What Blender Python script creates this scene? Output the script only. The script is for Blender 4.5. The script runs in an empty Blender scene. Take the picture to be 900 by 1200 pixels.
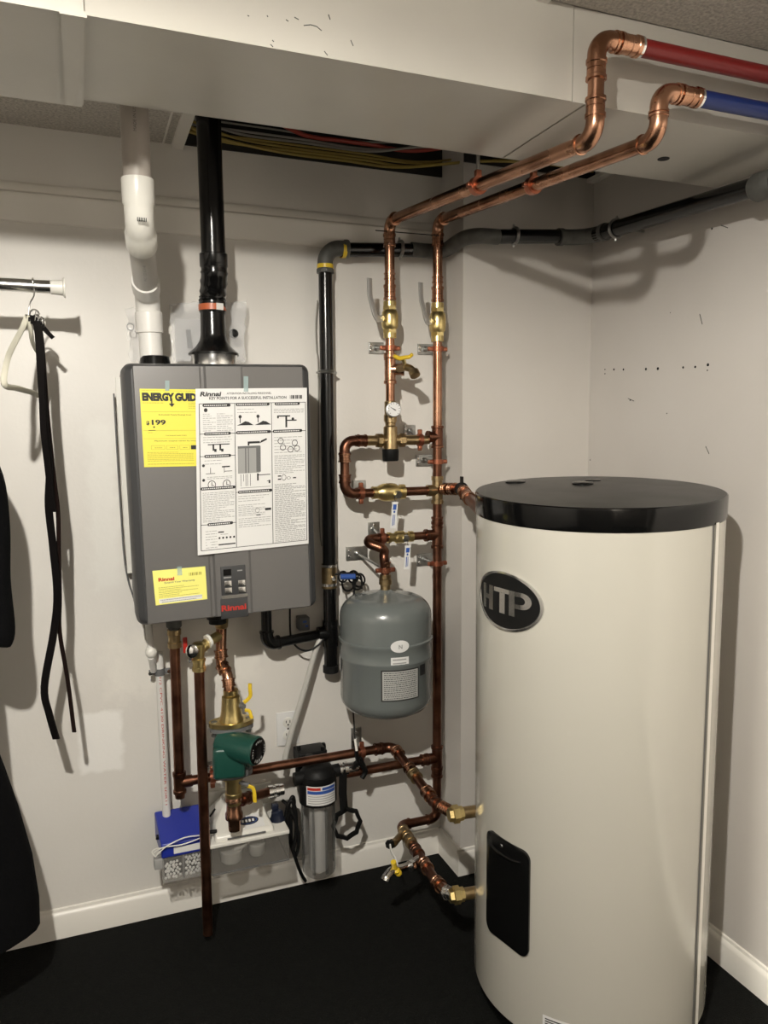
import bpy, bmesh, math, random
from mathutils import Vector, Matrix
from math import sin, cos, pi, radians, atan2, sqrt
random.seed(4)
SC = bpy.context.scene
COL = SC.collection

# ------------------------------------------------------------------ camera
# x runs right along the back wall (y = 0), z is up, the room is at y < 0
EYE = Vector((0.0, -2.29, 1.457))
YAW, PITCH, ROLL, FPX = radians(21.4), radians(6.1), radians(-0.35), 900.0
CF = Vector((sin(YAW)*cos(PITCH), cos(YAW)*cos(PITCH), -sin(PITCH)))
_r0 = Vector((cos(YAW), -sin(YAW), 0)); _u0 = _r0.cross(CF)
CAMR = cos(ROLL)*_r0 + sin(ROLL)*_u0
CAMU = -sin(ROLL)*_r0 + cos(ROLL)*_u0
cam = bpy.data.cameras.new('camera'); cam.sensor_fit = 'HORIZONTAL'; cam.sensor_width = 36; cam.lens = 36.0
cam.clip_start = 0.02
co = bpy.data.objects.new('camera', cam); COL.objects.link(co)
co.matrix_world = Matrix(((CAMR.x, CAMU.x, -CF.x, EYE.x), (CAMR.y, CAMU.y, -CF.y, EYE.y), (CAMR.z, CAMU.z, -CF.z, EYE.z), (0, 0, 0, 1)))
SC.camera = co

# ------------------------------------------------------------------ light
SC.view_settings.view_transform = 'Standard'; SC.view_settings.look = 'None'
SC.view_settings.exposure = 0.0; SC.view_settings.gamma = 1.0
wd = bpy.data.worlds.new('world'); SC.world = wd; wd.use_nodes = True
wd.node_tree.nodes['Background'].inputs[0].default_value = (0.9, 0.85, 0.78, 1)
wd.node_tree.nodes['Background'].inputs[1].default_value = 0.03
def lamp(name, loc, power, radius, col):
    l = bpy.data.lights.new(name, 'POINT'); l.energy = power; l.shadow_soft_size = radius; l.color = col
    o = bpy.data.objects.new(name, l); o.location = loc; COL.objects.link(o); return o
LC = (1.0, 0.955, 0.87)
lamp('ceiling_bulb', (-0.235, -2.15, 2.2), 34, 0.024, LC)
sl0 = bpy.data.lights.new('downlight', 'SPOT'); sl0.energy = 158; sl0.shadow_soft_size = 0.024; sl0.color = LC; sl0.spot_size = pi; sl0.spot_blend = 0.29
so0 = bpy.data.objects.new('downlight', sl0); so0.location = (-0.235, -2.15, 2.2); COL.objects.link(so0)
lamp('hallway_bulb', (-0.6, -4.2, 1.98), 520, 0.015, (1.0, 0.96, 0.86))

# ------------------------------------------------------------------ measuring helpers (metres)
def _ray(px, py): return CF + CAMR*((px-450)/FPX) + CAMU*((600-py)/FPX)
def W(px, py, d=0.0):          # point at distance d from the back wall
    r = _ray(px, py); return EYE + r*((2.29-d)/r.y)
def Z(px, py, z):
    r = _ray(px, py); return EYE + r*((z-EYE.z)/r.z)
def X(px, py, x):
    r = _ray(px, py); return EYE + r*(x/r.x)
V = Vector

# ------------------------------------------------------------------ materials
def mat(name, col, rough=0.5, metal=0.0, var=0.0, scale=12, bump=0.0, bscale=60, col2=None, trans=0.0, alpha=1.0, coat=0.0, rvar=0.0, emit=None, spec=0.5):
    m = bpy.data.materials.new(name); m.use_nodes = True
    nt = m.node_tree; b = nt.nodes['Principled BSDF']
    b.inputs['Roughness'].default_value = rough; b.inputs['Metallic'].default_value = metal
    b.inputs['Base Color'].default_value = (*col, 1)
    b.inputs['Transmission Weight'].default_value = trans; b.inputs['Alpha'].default_value = alpha
    b.inputs['Coat Weight'].default_value = coat; b.inputs['Specular IOR Level'].default_value = spec
    if emit: b.inputs['Emission Color'].default_value = (*emit, 1); b.inputs['Emission Strength'].default_value = 1
    if var or bump or rvar:
        tc = nt.nodes.new('ShaderNodeTexCoord')
    if var or rvar:
        n = nt.nodes.new('ShaderNodeTexNoise'); n.inputs['Scale'].default_value = scale; n.inputs['Detail'].default_value = 5
        nt.links.new(tc.outputs['Object'], n.inputs['Vector'])
        r = nt.nodes.new('ShaderNodeValToRGB')
        c2 = col2 or tuple(c*(1-var) for c in col)
        r.color_ramp.elements[0].position = 0.35; r.color_ramp.elements[0].color = (*c2, 1)
        r.color_ramp.elements[1].position = 0.65; r.color_ramp.elements[1].color = (*col, 1)
        nt.links.new(n.outputs['Fac'], r.inputs[0]); nt.links.new(r.outputs[0], b.inputs['Base Color'])
        if rvar:
            mr = nt.nodes.new('ShaderNodeMapRange'); mr.inputs['To Min'].default_value = rough; mr.inputs['To Max'].default_value = rough+rvar
            nt.links.new(n.outputs['Fac'], mr.inputs['Value']); nt.links.new(mr.outputs[0], b.inputs['Roughness'])
    if bump:
        n2 = nt.nodes.new('ShaderNodeTexNoise'); n2.inputs['Scale'].default_value = bscale; n2.inputs['Detail'].default_value = 6
        nt.links.new(tc.outputs['Object'], n2.inputs['Vector'])
        bp = nt.nodes.new('ShaderNodeBump'); bp.inputs['Strength'].default_value = bump; bp.inputs['Distance'].default_value = 0.01
        nt.links.new(n2.outputs['Fac'], bp.inputs['Height']); nt.links.new(bp.outputs[0], b.inputs['Normal'])
    return m

def wall_mat(name, base, patches=()):
    """cream paint with touched-up patches: (x0, x1, z0, z1, colour) in wall metres, axis 'x' or 'y'"""
    m = bpy.data.materials.new(name); m.use_nodes = True; nt = m.node_tree; b = nt.nodes['Principled BSDF']
    b.inputs['Roughness'].default_value = 0.42
    b.inputs['Specular IOR Level'].default_value = 0.4
    g = nt.nodes.new('ShaderNodeNewGeometry'); sp = nt.nodes.new('ShaderNodeSeparateXYZ'); nt.links.new(g.outputs['Position'], sp.inputs[0])
    n = nt.nodes.new('ShaderNodeTexNoise'); n.inputs['Scale'].default_value = 2.2; n.inputs['Detail'].default_value = 4
    nt.links.new(g.outputs['Position'], n.inputs['Vector'])
    r = nt.nodes.new('ShaderNodeValToRGB'); r.color_ramp.elements[0].position = 0.3; r.color_ramp.elements[1].position = 0.7
    r.color_ramp.elements[0].color = (base[0]*0.93, base[1]*0.92, base[2]*0.91, 1); r.color_ramp.elements[1].color = (*base, 1)
    nt.links.new(n.outputs['Fac'], r.inputs[0]); last = r.outputs[0]
    wob = nt.nodes.new('ShaderNodeTexNoise'); wob.inputs['Scale'].default_value = 25; nt.links.new(g.outputs['Position'], wob.inputs['Vector'])
    def mth(op, a, bb):
        q = nt.nodes.new('ShaderNodeMath'); q.operation = op
        for i, s in enumerate((a, bb)):
            if isinstance(s, (int, float)): q.inputs[i].default_value = s
            else: nt.links.new(s, q.inputs[i])
        return q.outputs[0]
    for (axis, a0, a1, z0, z1, c, soft) in patches:
        def edge(sock, lo, hi):
            w = mth('MULTIPLY', mth('SUBTRACT', wob.outputs['Fac'], 0.5), soft*2)
            s = mth('ADD', sock, w)
            h = mth('MULTIPLY', mth('SUBTRACT', hi, lo), 0.5); c_ = (hi+lo)/2
            dd = mth('SUBTRACT', (hi-lo)/2, mth('ABSOLUTE', mth('SUBTRACT', s, c_), 0))
            mr = nt.nodes.new('ShaderNodeMapRange'); mr.inputs['From Min'].default_value = 0; mr.inputs['From Max'].default_value = soft
            nt.links.new(dd, mr.inputs['Value']); return mr.outputs[0]
        f = mth('MULTIPLY', edge(sp.outputs[axis], a0, a1), edge(sp.outputs['Z'], z0, z1))
        mx = nt.nodes.new('ShaderNodeMix'); mx.data_type = 'RGBA'
        nt.links.new(f, mx.inputs[0]); nt.links.new(last, mx.inputs[6]); mx.inputs[7].default_value = (*c, 1); last = mx.outputs[2]
    nt.links.new(last, b.inputs['Base Color'])
    n2 = nt.nodes.new('ShaderNodeTexNoise'); n2.inputs['Scale'].default_value = 90; nt.links.new(g.outputs['Position'], n2.inputs['Vector'])
    bp = nt.nodes.new('ShaderNodeBump'); bp.inputs['Strength'].default_value = 0.06; bp.inputs['Distance'].default_value = 0.005
    nt.links.new(n2.outputs['Fac'], bp.inputs['Height']); nt.links.new(bp.outputs[0], b.inputs['Normal'])
    return m

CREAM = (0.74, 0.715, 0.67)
M = dict(
 far_wall=mat('far_wall_darkened', (0.09, 0.08, 0.07), 0.7),  # near-black tone stands for the dim room that glossy blacks reflect
 lever=mat('lever_steel', (0.55, 0.54, 0.52), 0.42, 0.7),
 wall_back=wall_mat('wall_paint', CREAM, [('X', -0.05, 0.08, 0.47, 0.66, (0.84, 0.82, 0.78), 0.012), ('X', 0.02, 0.5, 0.66, 0.9, (0.77, 0.74, 0.68), 0.05),
      ('X', 0.0, 0.1, 1.0, 1.5, (0.76, 0.74, 0.69), 0.03)]),
 wall=wall_mat('side_wall_dimmed', (0.60, 0.57, 0.53), []),  # the wall cream lowered in tone; weaker light put into the colour
 wall_right=wall_mat('right_wall_dimmed', (0.57, 0.54, 0.505), []),  # same cream toned down further, standing in for dimmer light on this wall
 trim=mat('trim_paint', (0.80, 0.77, 0.71), 0.35),
 duct=mat('duct_paint', (0.60, 0.575, 0.52), 0.33, var=0.1, scale=3, bump=0.12, bscale=5),
 floor=mat('black_rug', (0.007, 0.0075, 0.0065), 0.95, spec=0.15, var=0.5, scale=180, bump=0.7, bscale=300),
 tile=mat('ceiling_tile', (0.62, 0.58, 0.52), 0.9, var=0.35, scale=140, bump=0.8, bscale=110),
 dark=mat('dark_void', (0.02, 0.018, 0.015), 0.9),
 copper=mat('copper', (0.56, 0.31, 0.20), 0.19, 1.0, var=0.4, scale=14, col2=(0.30, 0.145, 0.085), rvar=0.14),
 copper_old=mat('tarnished_copper', (0.25, 0.115, 0.07), 0.26, 1.0, var=0.4, scale=18, col2=(0.13, 0.055, 0.035), rvar=0.2),
 hanger_cu=mat('copper_plated_clamp', (0.42, 0.15, 0.085), 0.36, 0.85, var=0.3, scale=30),
 brass=mat('brass', (0.83, 0.66, 0.30), 0.24, 1.0, var=0.25, scale=25, rvar=0.12),
 bronze=mat('bronze', (0.50, 0.37, 0.20), 0.36, 1.0, var=0.35, scale=30),
 steel=mat('bright_steel', (0.75, 0.75, 0.74), 0.22, 1.0),
 zinc=mat('zinc_plate', (0.50, 0.50, 0.48), 0.38, 1.0, var=0.3, scale=50),
 chrome=mat('chrome', (0.9, 0.9, 0.9), 0.08, 1.0),
 black=mat('black_plastic', (0.004, 0.004, 0.004), 0.2, spec=0.45),
 blackmat=mat('matte_black', (0.006, 0.006, 0.006), 0.5, spec=0.25),
 rubber=mat('grey_rubber', (0.10, 0.10, 0.09), 0.55, var=0.4, scale=30),
 pvc=mat('white_plastic_pipe', (0.70, 0.685, 0.65), 0.35),
 pvctan_shaded=mat('shaded_tan_pipe', (0.40, 0.36, 0.32), 0.45), pvcgrey=mat('grey_plastic_pipe', (0.57, 0.55, 0.51), 0.42, var=0.08, scale=8),  # tan is the upper vent length, with the duct's shade put into it
 heater=mat('heater_grey_metal', (0.185, 0.18, 0.176), 0.38, 0.5),
 heaterdark=mat('heater_dark_grey', (0.052, 0.053, 0.055), 0.4, 0.2),
 paper=mat('white_paper', (0.72, 0.715, 0.70), 0.6), yellow=mat('yellow_paper', (0.78, 0.70, 0.08), 0.5),
 yellow2=mat('pale_yellow_paper', (0.88, 0.84, 0.22), 0.5),
 ink=mat('black_ink', (0.015, 0.015, 0.015), 0.6), grey=mat('grey_ink', (0.32, 0.32, 0.31), 0.6), midgrey=mat('mid_grey_ink', (0.13, 0.13, 0.13), 0.6),
 oliveink=mat('olive_ink', (0.32, 0.28, 0.03), 0.6),
 red=mat('red_ink', (0.5, 0.03, 0.02), 0.4), tape=mat('clear_tape', (0.45, 0.6, 0.6), 0.2, alpha=0.55),
 tank=mat('tank_enamel', (0.52, 0.50, 0.44), 0.2, coat=0.35, var=0.03, scale=2),
 exp=mat('grey_tank_paint', (0.145, 0.16, 0.155), 0.25, coat=0.25),
 green=mat('green_pump_paint', (0.010, 0.060, 0.045), 0.36, coat=0.2),
 orange=mat('orange_band', (0.45, 0.11, 0.04), 0.4),
 redpipe=mat('red_plastic_pipe', (0.22, 0.008, 0.008), 0.42), bluepipe=mat('blue_plastic_pipe', (0.004, 0.022, 0.15), 0.42),
 blue=mat('blue_plastic', (0.015, 0.03, 0.30), 0.35), bluetag=mat('blue_tag', (0.03, 0.09, 0.35), 0.4),
 white=mat('white_plastic', (0.72, 0.705, 0.65), 0.3),
 clear=mat('clear_plastic', (0.5, 0.49, 0.46), 0.1, alpha=0.16), cleardark=mat('smoky_clear_plastic', (0.10, 0.10, 0.095), 0.08, alpha=0.30), trayclear=mat('tray_plastic', (0.22, 0.21, 0.19), 0.1, alpha=0.30),
 bag=mat('clear_bag', (0.78, 0.78, 0.78), 0.12, alpha=0.30),
 tube=mat('translucent_tube', (0.55, 0.54, 0.50), 0.3, alpha=0.85),
 hanger=mat('cream_velvet', (0.55, 0.53, 0.44), 0.75), leather=mat('black_leather', (0.005, 0.004, 0.004), 0.4, spec=0.3),
 brownlea=mat('dark_brown_leather', (0.012, 0.006, 0.005), 0.4, spec=0.3), cloth=mat('black_cloth', (0.003, 0.003, 0.0035), 0.95, spec=0.1, bump=0.3, bscale=40),
 yel=mat('yellow_handle', (0.72, 0.50, 0.03), 0.35), yelcable=mat('yellow_cable', (0.34, 0.25, 0.05), 0.5), redcable=mat('red_cable', (0.42, 0.06, 0.04), 0.5),
 graycable=mat('grey_cable', (0.30, 0.29, 0.26), 0.5), bead=mat('white_pellet', (0.80, 0.79, 0.76), 0.6),
)

# ------------------------------------------------------------------ mesh builder
class MB:
    def __init__(s): s.v = []; s.f = []
    def add(s, vs, fs):
        o = len(s.v); s.v += [Vector(v) for v in vs]; s.f += [tuple(i+o for i in f) for f in fs]; return s
    def box(s, c, size, rot=None, bev=0.0):
        c = Vector(c); hx, hy, hz = (k/2 for k in size); R = rot or Matrix.Identity(3)
        if bev <= 0:
            P = [R @ Vector((x*hx, y*hy, z*hz)) + c for x in (-1, 1) for y in (-1, 1) for z in (-1, 1)]
            return s.add(P, [(0, 1, 3, 2), (4, 6, 7, 5), (0, 4, 5, 1), (2, 3, 7, 6), (0, 2, 6, 4), (1, 5, 7, 3)])
        bm = bmesh.new(); bmesh.ops.create_cube(bm, size=1)
        for v in bm.verts: v.co = Vector((v.co.x*2*hx, v.co.y*2*hy, v.co.z*2*hz))
        bmesh.ops.bevel(bm, geom=bm.edges[:], offset=bev, segments=3, affect='EDGES', profile=0.5)
        bm.verts.index_update()
        s.add([R @ v.co + c for v in bm.verts], [[v.index for v in f.verts] for f in bm.faces]); bm.free(); return s
    def sweep(s, pts, rad, n=16, cap=True, flat=None, up=None):
        """tube through pts; rad number or list; flat=(w,t) sweeps a strap"""
        pts = [Vector(p) for p in pts]; m = len(pts)
        if not isinstance(rad, (list, tuple)): rad = [rad]*m
        T = []
        for i in range(m):
            a = pts[max(i-1, 0)]; b = pts[min(i+1, m-1)]; t = (b-a)
            if t.length < 1e-9: t = T[-1] if T else Vector((0, 0, 1))
            T.append(t.normalized())
        ref = Vector(up) if up else (Vector((0, 0, 1)) if abs(T[0].z) < 0.9 else Vector((0, 1, 0)))
        N = (ref - T[0]*ref.dot(T[0])).normalized(); vs = []
        for i in range(m):
            N = (N - T[i]*N.dot(T[i]))
            N = N.normalized() if N.length > 1e-6 else T[i].orthogonal().normalized()
            Bn = T[i].cross(N)
            for k in range(n):
                a = 2*pi*k/n
                if flat:
                    w, t = flat
                    ca, sa = cos(a), sin(a); q = 1/max(abs(ca), abs(sa))
                    vs.append(pts[i] + (N*ca*q*w/2 + Bn*sa*q*t/2)*rad[i])
                else: vs.append(pts[i] + (N*cos(a)+Bn*sin(a))*rad[i])
        fs = [(i*n+k, i*n+(k+1) % n, (i+1)*n+(k+1) % n, (i+1)*n+k) for i in range(m-1) for k in range(n)]
        if cap: fs += [tuple(range(n-1, -1, -1)), tuple(range((m-1)*n, m*n))]
        return s.add(vs, fs)
    def lathe(s, p0, axis, prof, n=24, cap=True, up=None):
        p0 = Vector(p0); a = Vector(axis).normalized()
        u = Vector(up) if up else (Vector((0, 0, 1)) if abs(a.z) < 0.9 else Vector((0, -1, 0)))
        u = (u - a*u.dot(a)).normalized(); w = a.cross(u); vs = []
        for (h, r) in prof:
            for k in range(n):
                t = 2*pi*(k+0.5)/n; vs.append(p0 + a*h + (u*cos(t)+w*sin(t))*max(r, 1e-5))
        m = len(prof)
        fs = [(i*n+k, i*n+(k+1) % n, (i+1)*n+(k+1) % n, (i+1)*n+k) for i in range(m-1) for k in range(n)]
        if cap: fs += [tuple(range(n-1, -1, -1)), tuple(range((m-1)*n, m*n))]
        return s.add(vs, fs)
    def cyl(s, p0, p1, r, r1=None, n=20):
        p0 = Vector(p0); p1 = Vector(p1); L = (p1-p0).length
        return s.lathe(p0, p1-p0, [(0, r), (L, r if r1 is None else r1)], n)
    def ball(s, c, r, n=12, sc=(1, 1, 1)):
        c = Vector(c); m = max(n//2, 3); vs = []
        for i in range(1, m):
            th = pi*i/m
            for k in range(n): vs.append(c + Vector((sin(th)*cos(2*pi*k/n)*r*sc[0], sin(th)*sin(2*pi*k/n)*r*sc[1], cos(th)*r*sc[2])))
        b = len(vs); vs += [c+Vector((0, 0, r*sc[2])), c-Vector((0, 0, r*sc[2]))]
        fs = [(i*n+k, (i+1)*n+k, (i+1)*n+(k+1) % n, i*n+(k+1) % n) for i in range(m-2) for k in range(n)]
        fs += [(b, k, (k+1) % n) for k in range(n)] + [(b+1, (m-2)*n+(k+1) % n, (m-2)*n+k) for k in range(n)]
        return s.add(vs, fs)
    def prism(s, poly, o, ux, uy, depth):
        """2-D polygon in the plane (o, ux, uy), extruded by the vector depth"""
        o = Vector(o); ux = Vector(ux); uy = Vector(uy); d = Vector(depth); n = len(poly)
        a = [o+ux*p[0]+uy*p[1] for p in poly]; b = [p+d for p in a]
        return s.add(a+b, [tuple(range(n)), tuple(range(2*n-1, n-1, -1))] + [(i, i+n, (i+1) % n+n, (i+1) % n) for i in range(n)])
    def ring(s, c, axis, R, r, n=28, k=8):
        c = Vector(c); a = Vector(axis).normalized(); u = a.orthogonal().normalized(); w = a.cross(u); vs = []
        for i in range(n):
            t = 2*pi*i/n; d = u*cos(t)+w*sin(t)
            for j in range(k): q = 2*pi*j/k; vs.append(c + d*(R+r*cos(q)) + a*r*sin(q))
        return s.add(vs, [(i*k+j, ((i+1) % n)*k+j, ((i+1) % n)*k+(j+1) % k, i*k+(j+1) % k) for i in range(n) for j in range(k)])

def mesh_obj(name, mb, m, root=None, sharp=38, fix=True):
    me = bpy.data.meshes.new(name)
    vs = mb.v
    if root is not None:
        inv = world_of(root).inverted(); vs = [inv @ v for v in vs]
        org = None
    else:
        xs = [v.x for v in vs]; ys = [v.y for v in vs]; zs = [v.z for v in vs]
        org = Vector(((min(xs)+max(xs))/2, (min(ys)+max(ys))/2, min(zs))); vs = [v-org for v in vs]
    me.from_pydata([tuple(v) for v in vs], [], mb.f)
    if fix:
        bm = bmesh.new(); bm.from_mesh(me); bmesh.ops.recalc_face_normals(bm, faces=bm.faces[:]); bm.to_mesh(me); bm.free()
    me.materials.append(m); me.shade_smooth(); me.set_sharp_from_angle(angle=radians(sharp))
    o = bpy.data.objects.new(name, me); COL.objects.link(o)
    if root is not None: o.parent = root
    else: o.location = org
    return o
WORLD = {}
def world_of(o):
    m = o.matrix_basis.copy()
    while o.parent: o = o.parent; m = o.matrix_basis @ m
    return m
def tag(o, label, cat, group=None, kind=None):
    o['label'] = label; o['category'] = cat
    if group: o['group'] = group
    if kind: o['kind'] = kind
    return o
def thing(name, loc, label, cat, group=None, rot=None):
    o = bpy.data.objects.new(name, None); COL.objects.link(o); o.empty_display_size = 0.05
    o.location = loc
    if rot: o.rotation_euler = rot
    return tag(o, label, cat, group)
def lone(name, mb, m, label, cat, group=None, kind=None): return tag(mesh_obj(name, mb, m), label, cat, group, kind)
def struct(name, mb, m, root=None):
    o = mesh_obj(name, mb, m, root); o['kind'] = 'structure'; return o
def copy_tree(o, parent=None):
    c = o.copy(); COL.objects.link(c); c.parent = parent
    for ch in list(o.children): copy_tree(ch, c)
    return c
_tc = [0]
def text_mb(body, size, o, ux, uy, depth=0.0006, align='LEFT', fit=None, bold=0.0, shear=0.0, upm=None):
    """lettering as thin solid letters, standing proud of the plane (o, ux, uy) along ux x uy"""
    cu = bpy.data.curves.new('t', 'FONT'); cu.body = body; cu.size = 1; cu.align_x = align; cu.extrude = 0.0; cu.offset = bold; cu.shear = shear
    cu.resolution_u = 3
    ob = bpy.data.objects.new('t', cu); me = bpy.data.meshes.new_from_object(ob)
    ux = Vector(ux).normalized(); uy = Vector(uy).normalized(); nz = ux.cross(uy)
    xs = [v.co.x for v in me.vertices] or [0, 1]; wd_ = max(xs)-min(xs)
    sx = fit/wd_ if fit else size
    mb = MB(); o = Vector(o)
    mb.add([o + ux*(v.co.x*sx) + uy*(v.co.y*size) + nz*depth for v in me.vertices], [tuple(p.vertices) for p in me.polygons])
    bpy.data.objects.remove(ob); bpy.data.curves.remove(cu); bpy.data.meshes.remove(me)
    return mb
def merge(*mbs):
    r = MB()
    for m in mbs: r.add(m.v, m.f)
    return r

# ------------------------------------------------------------------ plumbing helpers
def arc(a, c, b, R, n=9):
    """points of the rounded corner a-c-b"""
    a, c, b = Vector(a), Vector(c), Vector(b); d1 = (a-c).normalized(); d2 = (b-c).normalized()
    ang = d1.angle(d2); t = R/math.tan(ang/2); bis = (d1+d2).normalized(); o = c + bis*(R/sin(ang/2))
    p1 = c+d1*t; p2 = c+d2*t; v1 = p1-o; v2 = p2-o; out = []
    tot = v1.angle(v2); ax = v1.cross(v2).normalized()
    for i in range(n+1): out.append(o + Matrix.Rotation(tot*i/n, 3, ax) @ v1)
    return out
def elbow(root, a, c, b, r, m, name='elbow', R=None, grow=1.14, sock=None):
    R = R or r*2.0; P = arc(a, c, b, R); d1 = (Vector(a)-Vector(c)).normalized(); d2 = (Vector(b)-Vector(c)).normalized()
    s = sock or r*0.75; g = r*grow; e = r*(grow+0.14)
    pts = [P[0]+d1*s, P[0]+d1*s*0.98, P[0]+d1*s*0.62, P[0]+d1*s*0.58, P[0]+d1*s*0.2] + P + [P[-1]+d2*s*0.2, P[-1]+d2*s*0.58, P[-1]+d2*s*0.62, P[-1]+d2*s*0.98, P[-1]+d2*s]
    rad = [r, e, e, g, g] + [g]*len(P) + [g, g, e, e, r]
    return mesh_obj(name, MB().sweep(pts, rad, 18), m, root)
def coupling(root, c, ax, r, m, L=None, name='coupling', g=1.16):
    L = L or r*2.2; ax = Vector(ax).normalized(); c = Vector(c)
    pr = [(0, r*.9), (0, r*(g+.12)), (L*.16, r*(g+.12)), (L*.2, r*g), (L*.46, r*g), (L*.48, r*(g-.08)), (L*.52, r*(g-.08)), (L*.54, r*g), (L*.8, r*g), (L*.84, r*(g+.12)), (L, r*(g+.12)), (L, r*.9)]
    return mesh_obj(name, MB().lathe(c-ax*L/2, ax, pr, 20), m, root)
def tee(root, c, ax, br, r, m, L=None, name='tee'):
    L = L or r*4.4; ax = Vector(ax).normalized(); br = Vector(br).normalized(); c = Vector(c); g, e = r*1.14, r*1.3
    mb = MB().lathe(c-ax*L/2, ax, [(0, r*.9), (0, e), (L*.1, e), (L*.13, g), (L*.87, g), (L*.9, e), (L, e), (L, r*.9)], 20)
    mb.lathe(c, br, [(0, g), (L*.38, g), (L*.4, e), (L*.5, e), (L*.5, r*.9)], 20)
    return mesh_obj(name, mb, m, root)
def pipe(root, a, b, r, m, name='pipe'): return mesh_obj(name, MB().cyl(a, b, r, n=20), m, root)
def run(root, pts, r, m, R=None, fm=None, grow=1.14):
    """straight pipes between points and an elbow at every inner point"""
    pts = [Vector(p) for p in pts]; R = R or r*2.0; ends = []
    for i in range(1, len(pts)-1):
        elbow(root, pts[i-1], pts[i], pts[i+1], r, fm or m, R=R, grow=grow)
    for i in range(len(pts)-1):
        a, b = pts[i], pts[i+1]; d = (b-a).normalized()
        def cut(j):
            if j in (0, len(pts)-1): return 0
            an = (pts[j-1]-pts[j]).angle(pts[j+1]-pts[j]); return R/math.tan(an/2)
        a2 = a+d*cut(i); b2 = b-d*cut(i+1)
        if (b2-a2).dot(d) > 0.003: pipe(root, a2, b2, r, m)
def hexnut(root, c, ax, r, L, m, name='nut'):
    ax = Vector(ax).normalized(); c = Vector(c)
    return mesh_obj(name, MB().lathe(c-ax*L/2, ax, [(0, r*.88), (L*.12, r), (L*.88, r), (L, r*.88)], 6), m, root, sharp=25)

# ================================================================== THE ROOM
XC, YC, XR, YL, XL, YB, ZC = 1.10, -0.152, 1.57, 0.0, -1.75, -4.6, 2.25
def slab(a, b):
    a = Vector(a); b = Vector(b); return MB().box((a+b)/2, [abs(k) for k in (b-a)])
struct('floor', slab((XL-.1, YB-.1, -0.08), (XR+.1, 0.1, 0)), M['floor'])
struct('wall_back', slab((XL-.1, 0, 0), (XC, 0.1, 2.75)), M['wall_back'])
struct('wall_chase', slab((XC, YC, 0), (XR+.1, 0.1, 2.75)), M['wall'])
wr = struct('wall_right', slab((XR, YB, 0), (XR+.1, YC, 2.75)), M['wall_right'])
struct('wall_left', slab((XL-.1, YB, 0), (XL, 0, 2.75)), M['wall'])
struct('wall_rear', slab((XL-.1, YB-.1, 0), (XR+.1, YB, 2.75)), M['far_wall'])
struct('added_partition', merge(slab((XL, -3.06, 0), (0.151, -3.0, 2.25)), slab((1.38, -3.06, 0), (XR, -3.0, 2.25)), slab((0.151, -3.06, 2.06), (1.38, -3.0, 2.25))), M['far_wall'])  # unseen partition, added so its doorway edge bounds the hallway light
# suspended ceiling: textured tiles around the open bay above the pipes
YD0, YD1, ZD = -0.985, -0.675, 2.078          # the duct: front, back, underside
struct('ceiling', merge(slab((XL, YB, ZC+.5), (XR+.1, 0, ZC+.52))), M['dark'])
ce = bpy.data.objects['ceiling']
OX0 = 0.30
mesh_obj('ceiling_tile', slab((XL, YD1-.02, ZC), (-0.33, -0.02, ZC+.015)), M['tile'], ce)
mesh_obj('ceiling_tile', slab((-0.325, YD1-.02, ZC), (OX0-.03, -0.0, ZC+.015)), M['tile'], ce)
y = YD0
k = 0
for (xa, xb) in ((XL, -1.1), (-1.1, -0.45), (-0.45, 0.2), (0.2, 0.83), (0.83, 1.42), (1.42, XR)):
    for (ya, yb) in ((YD0, -1.6), (-1.6, -2.2), (-2.2, -2.8), (-2.8, -3.4), (-3.4, -4.0), (-4.0, YB)):
        if xa == 1.42 and ya == YD0: continue
        mesh_obj('ceiling_tile', slab((xa+.006, yb+.006, ZC), (xb-.006, ya-.004, ZC+.015)), M['tile'], ce)
gm = MB()
for xx in (-1.1, -0.45, 0.2, 0.83, 1.42): gm.box((xx, (YD0+YB)/2, ZC-.003), (0.024, YD0-YB, 0.01))
for yy in (-1.6, -2.2, -2.8, -3.4, -4.0): gm.box(((XL+XR)/2, yy, ZC-.002), (XR-XL, 0.024, 0.01))
struct('trim_1', gm, M['trim'])
struct('trim_2', merge(slab((OX0-.03, YD1-.02, ZC-.012), (OX0, -0.001, ZC+.03)), slab((OX0-.055, -0.02+YD1, ZC-.002), (OX0-.05, -0.001, ZC+.002))), M['trim'])
struct('trim_3', slab((XR-.03, YD1, ZC-.012), (XR-.001, YC-.001, ZC+.0)), M['trim'])
# moulding along the back wall
def profile_x(x0, x1, prof, y0=0.0, sgn=-1):
    mb = MB(); n = len(prof)
    for x in (x0, x1): mb.v += [Vector((x, y0+sgn*p[0], p[1])) for p in prof]
    mb.f = [(i, (i+1) % n, (i+1) % n+n, i+n) for i in range(n)] + [tuple(range(n)), tuple(range(2*n-1, n-1, -1))]
    return mb
def profile_y(y0, y1, prof, x0, sgn=-1):
    mb = MB(); n = len(prof)
    for yv in (y0, y1): mb.v += [Vector((x0+sgn*p[0], yv, p[1])) for p in prof]
    mb.f = [(i, (i+1) % n, (i+1) % n+n, i+n) for i in range(n)] + [tuple(range(n)), tuple(range(2*n-1, n-1, -1))]
    return mb
struct('trim_4', profile_x(XL, XC-.001, [(0, 2.105), (0.008, 2.105), (0.013, 2.098), (0.013, 2.082), (0.020, 2.076), (0.020, 2.066), (0.012, 2.05), (0.012, 2.018), (0.006, 2.008), (0, 2.006)]), M['trim'])
BP = [(0, 0.0), (0.014, 0.0), (0.014, 0.066), (0.011, 0.074), (0.006, 0.078), (0.005, 0.086), (0, 0.088)]
struct('baseboard_back', profile_x(XL, XC-.001, BP), M['trim'])
struct('baseboard_chase', merge(profile_y(-0.002, YC-.002, BP, XC), profile_x(XC-.0142, XR-.015, BP, YC)), M['trim'])
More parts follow.
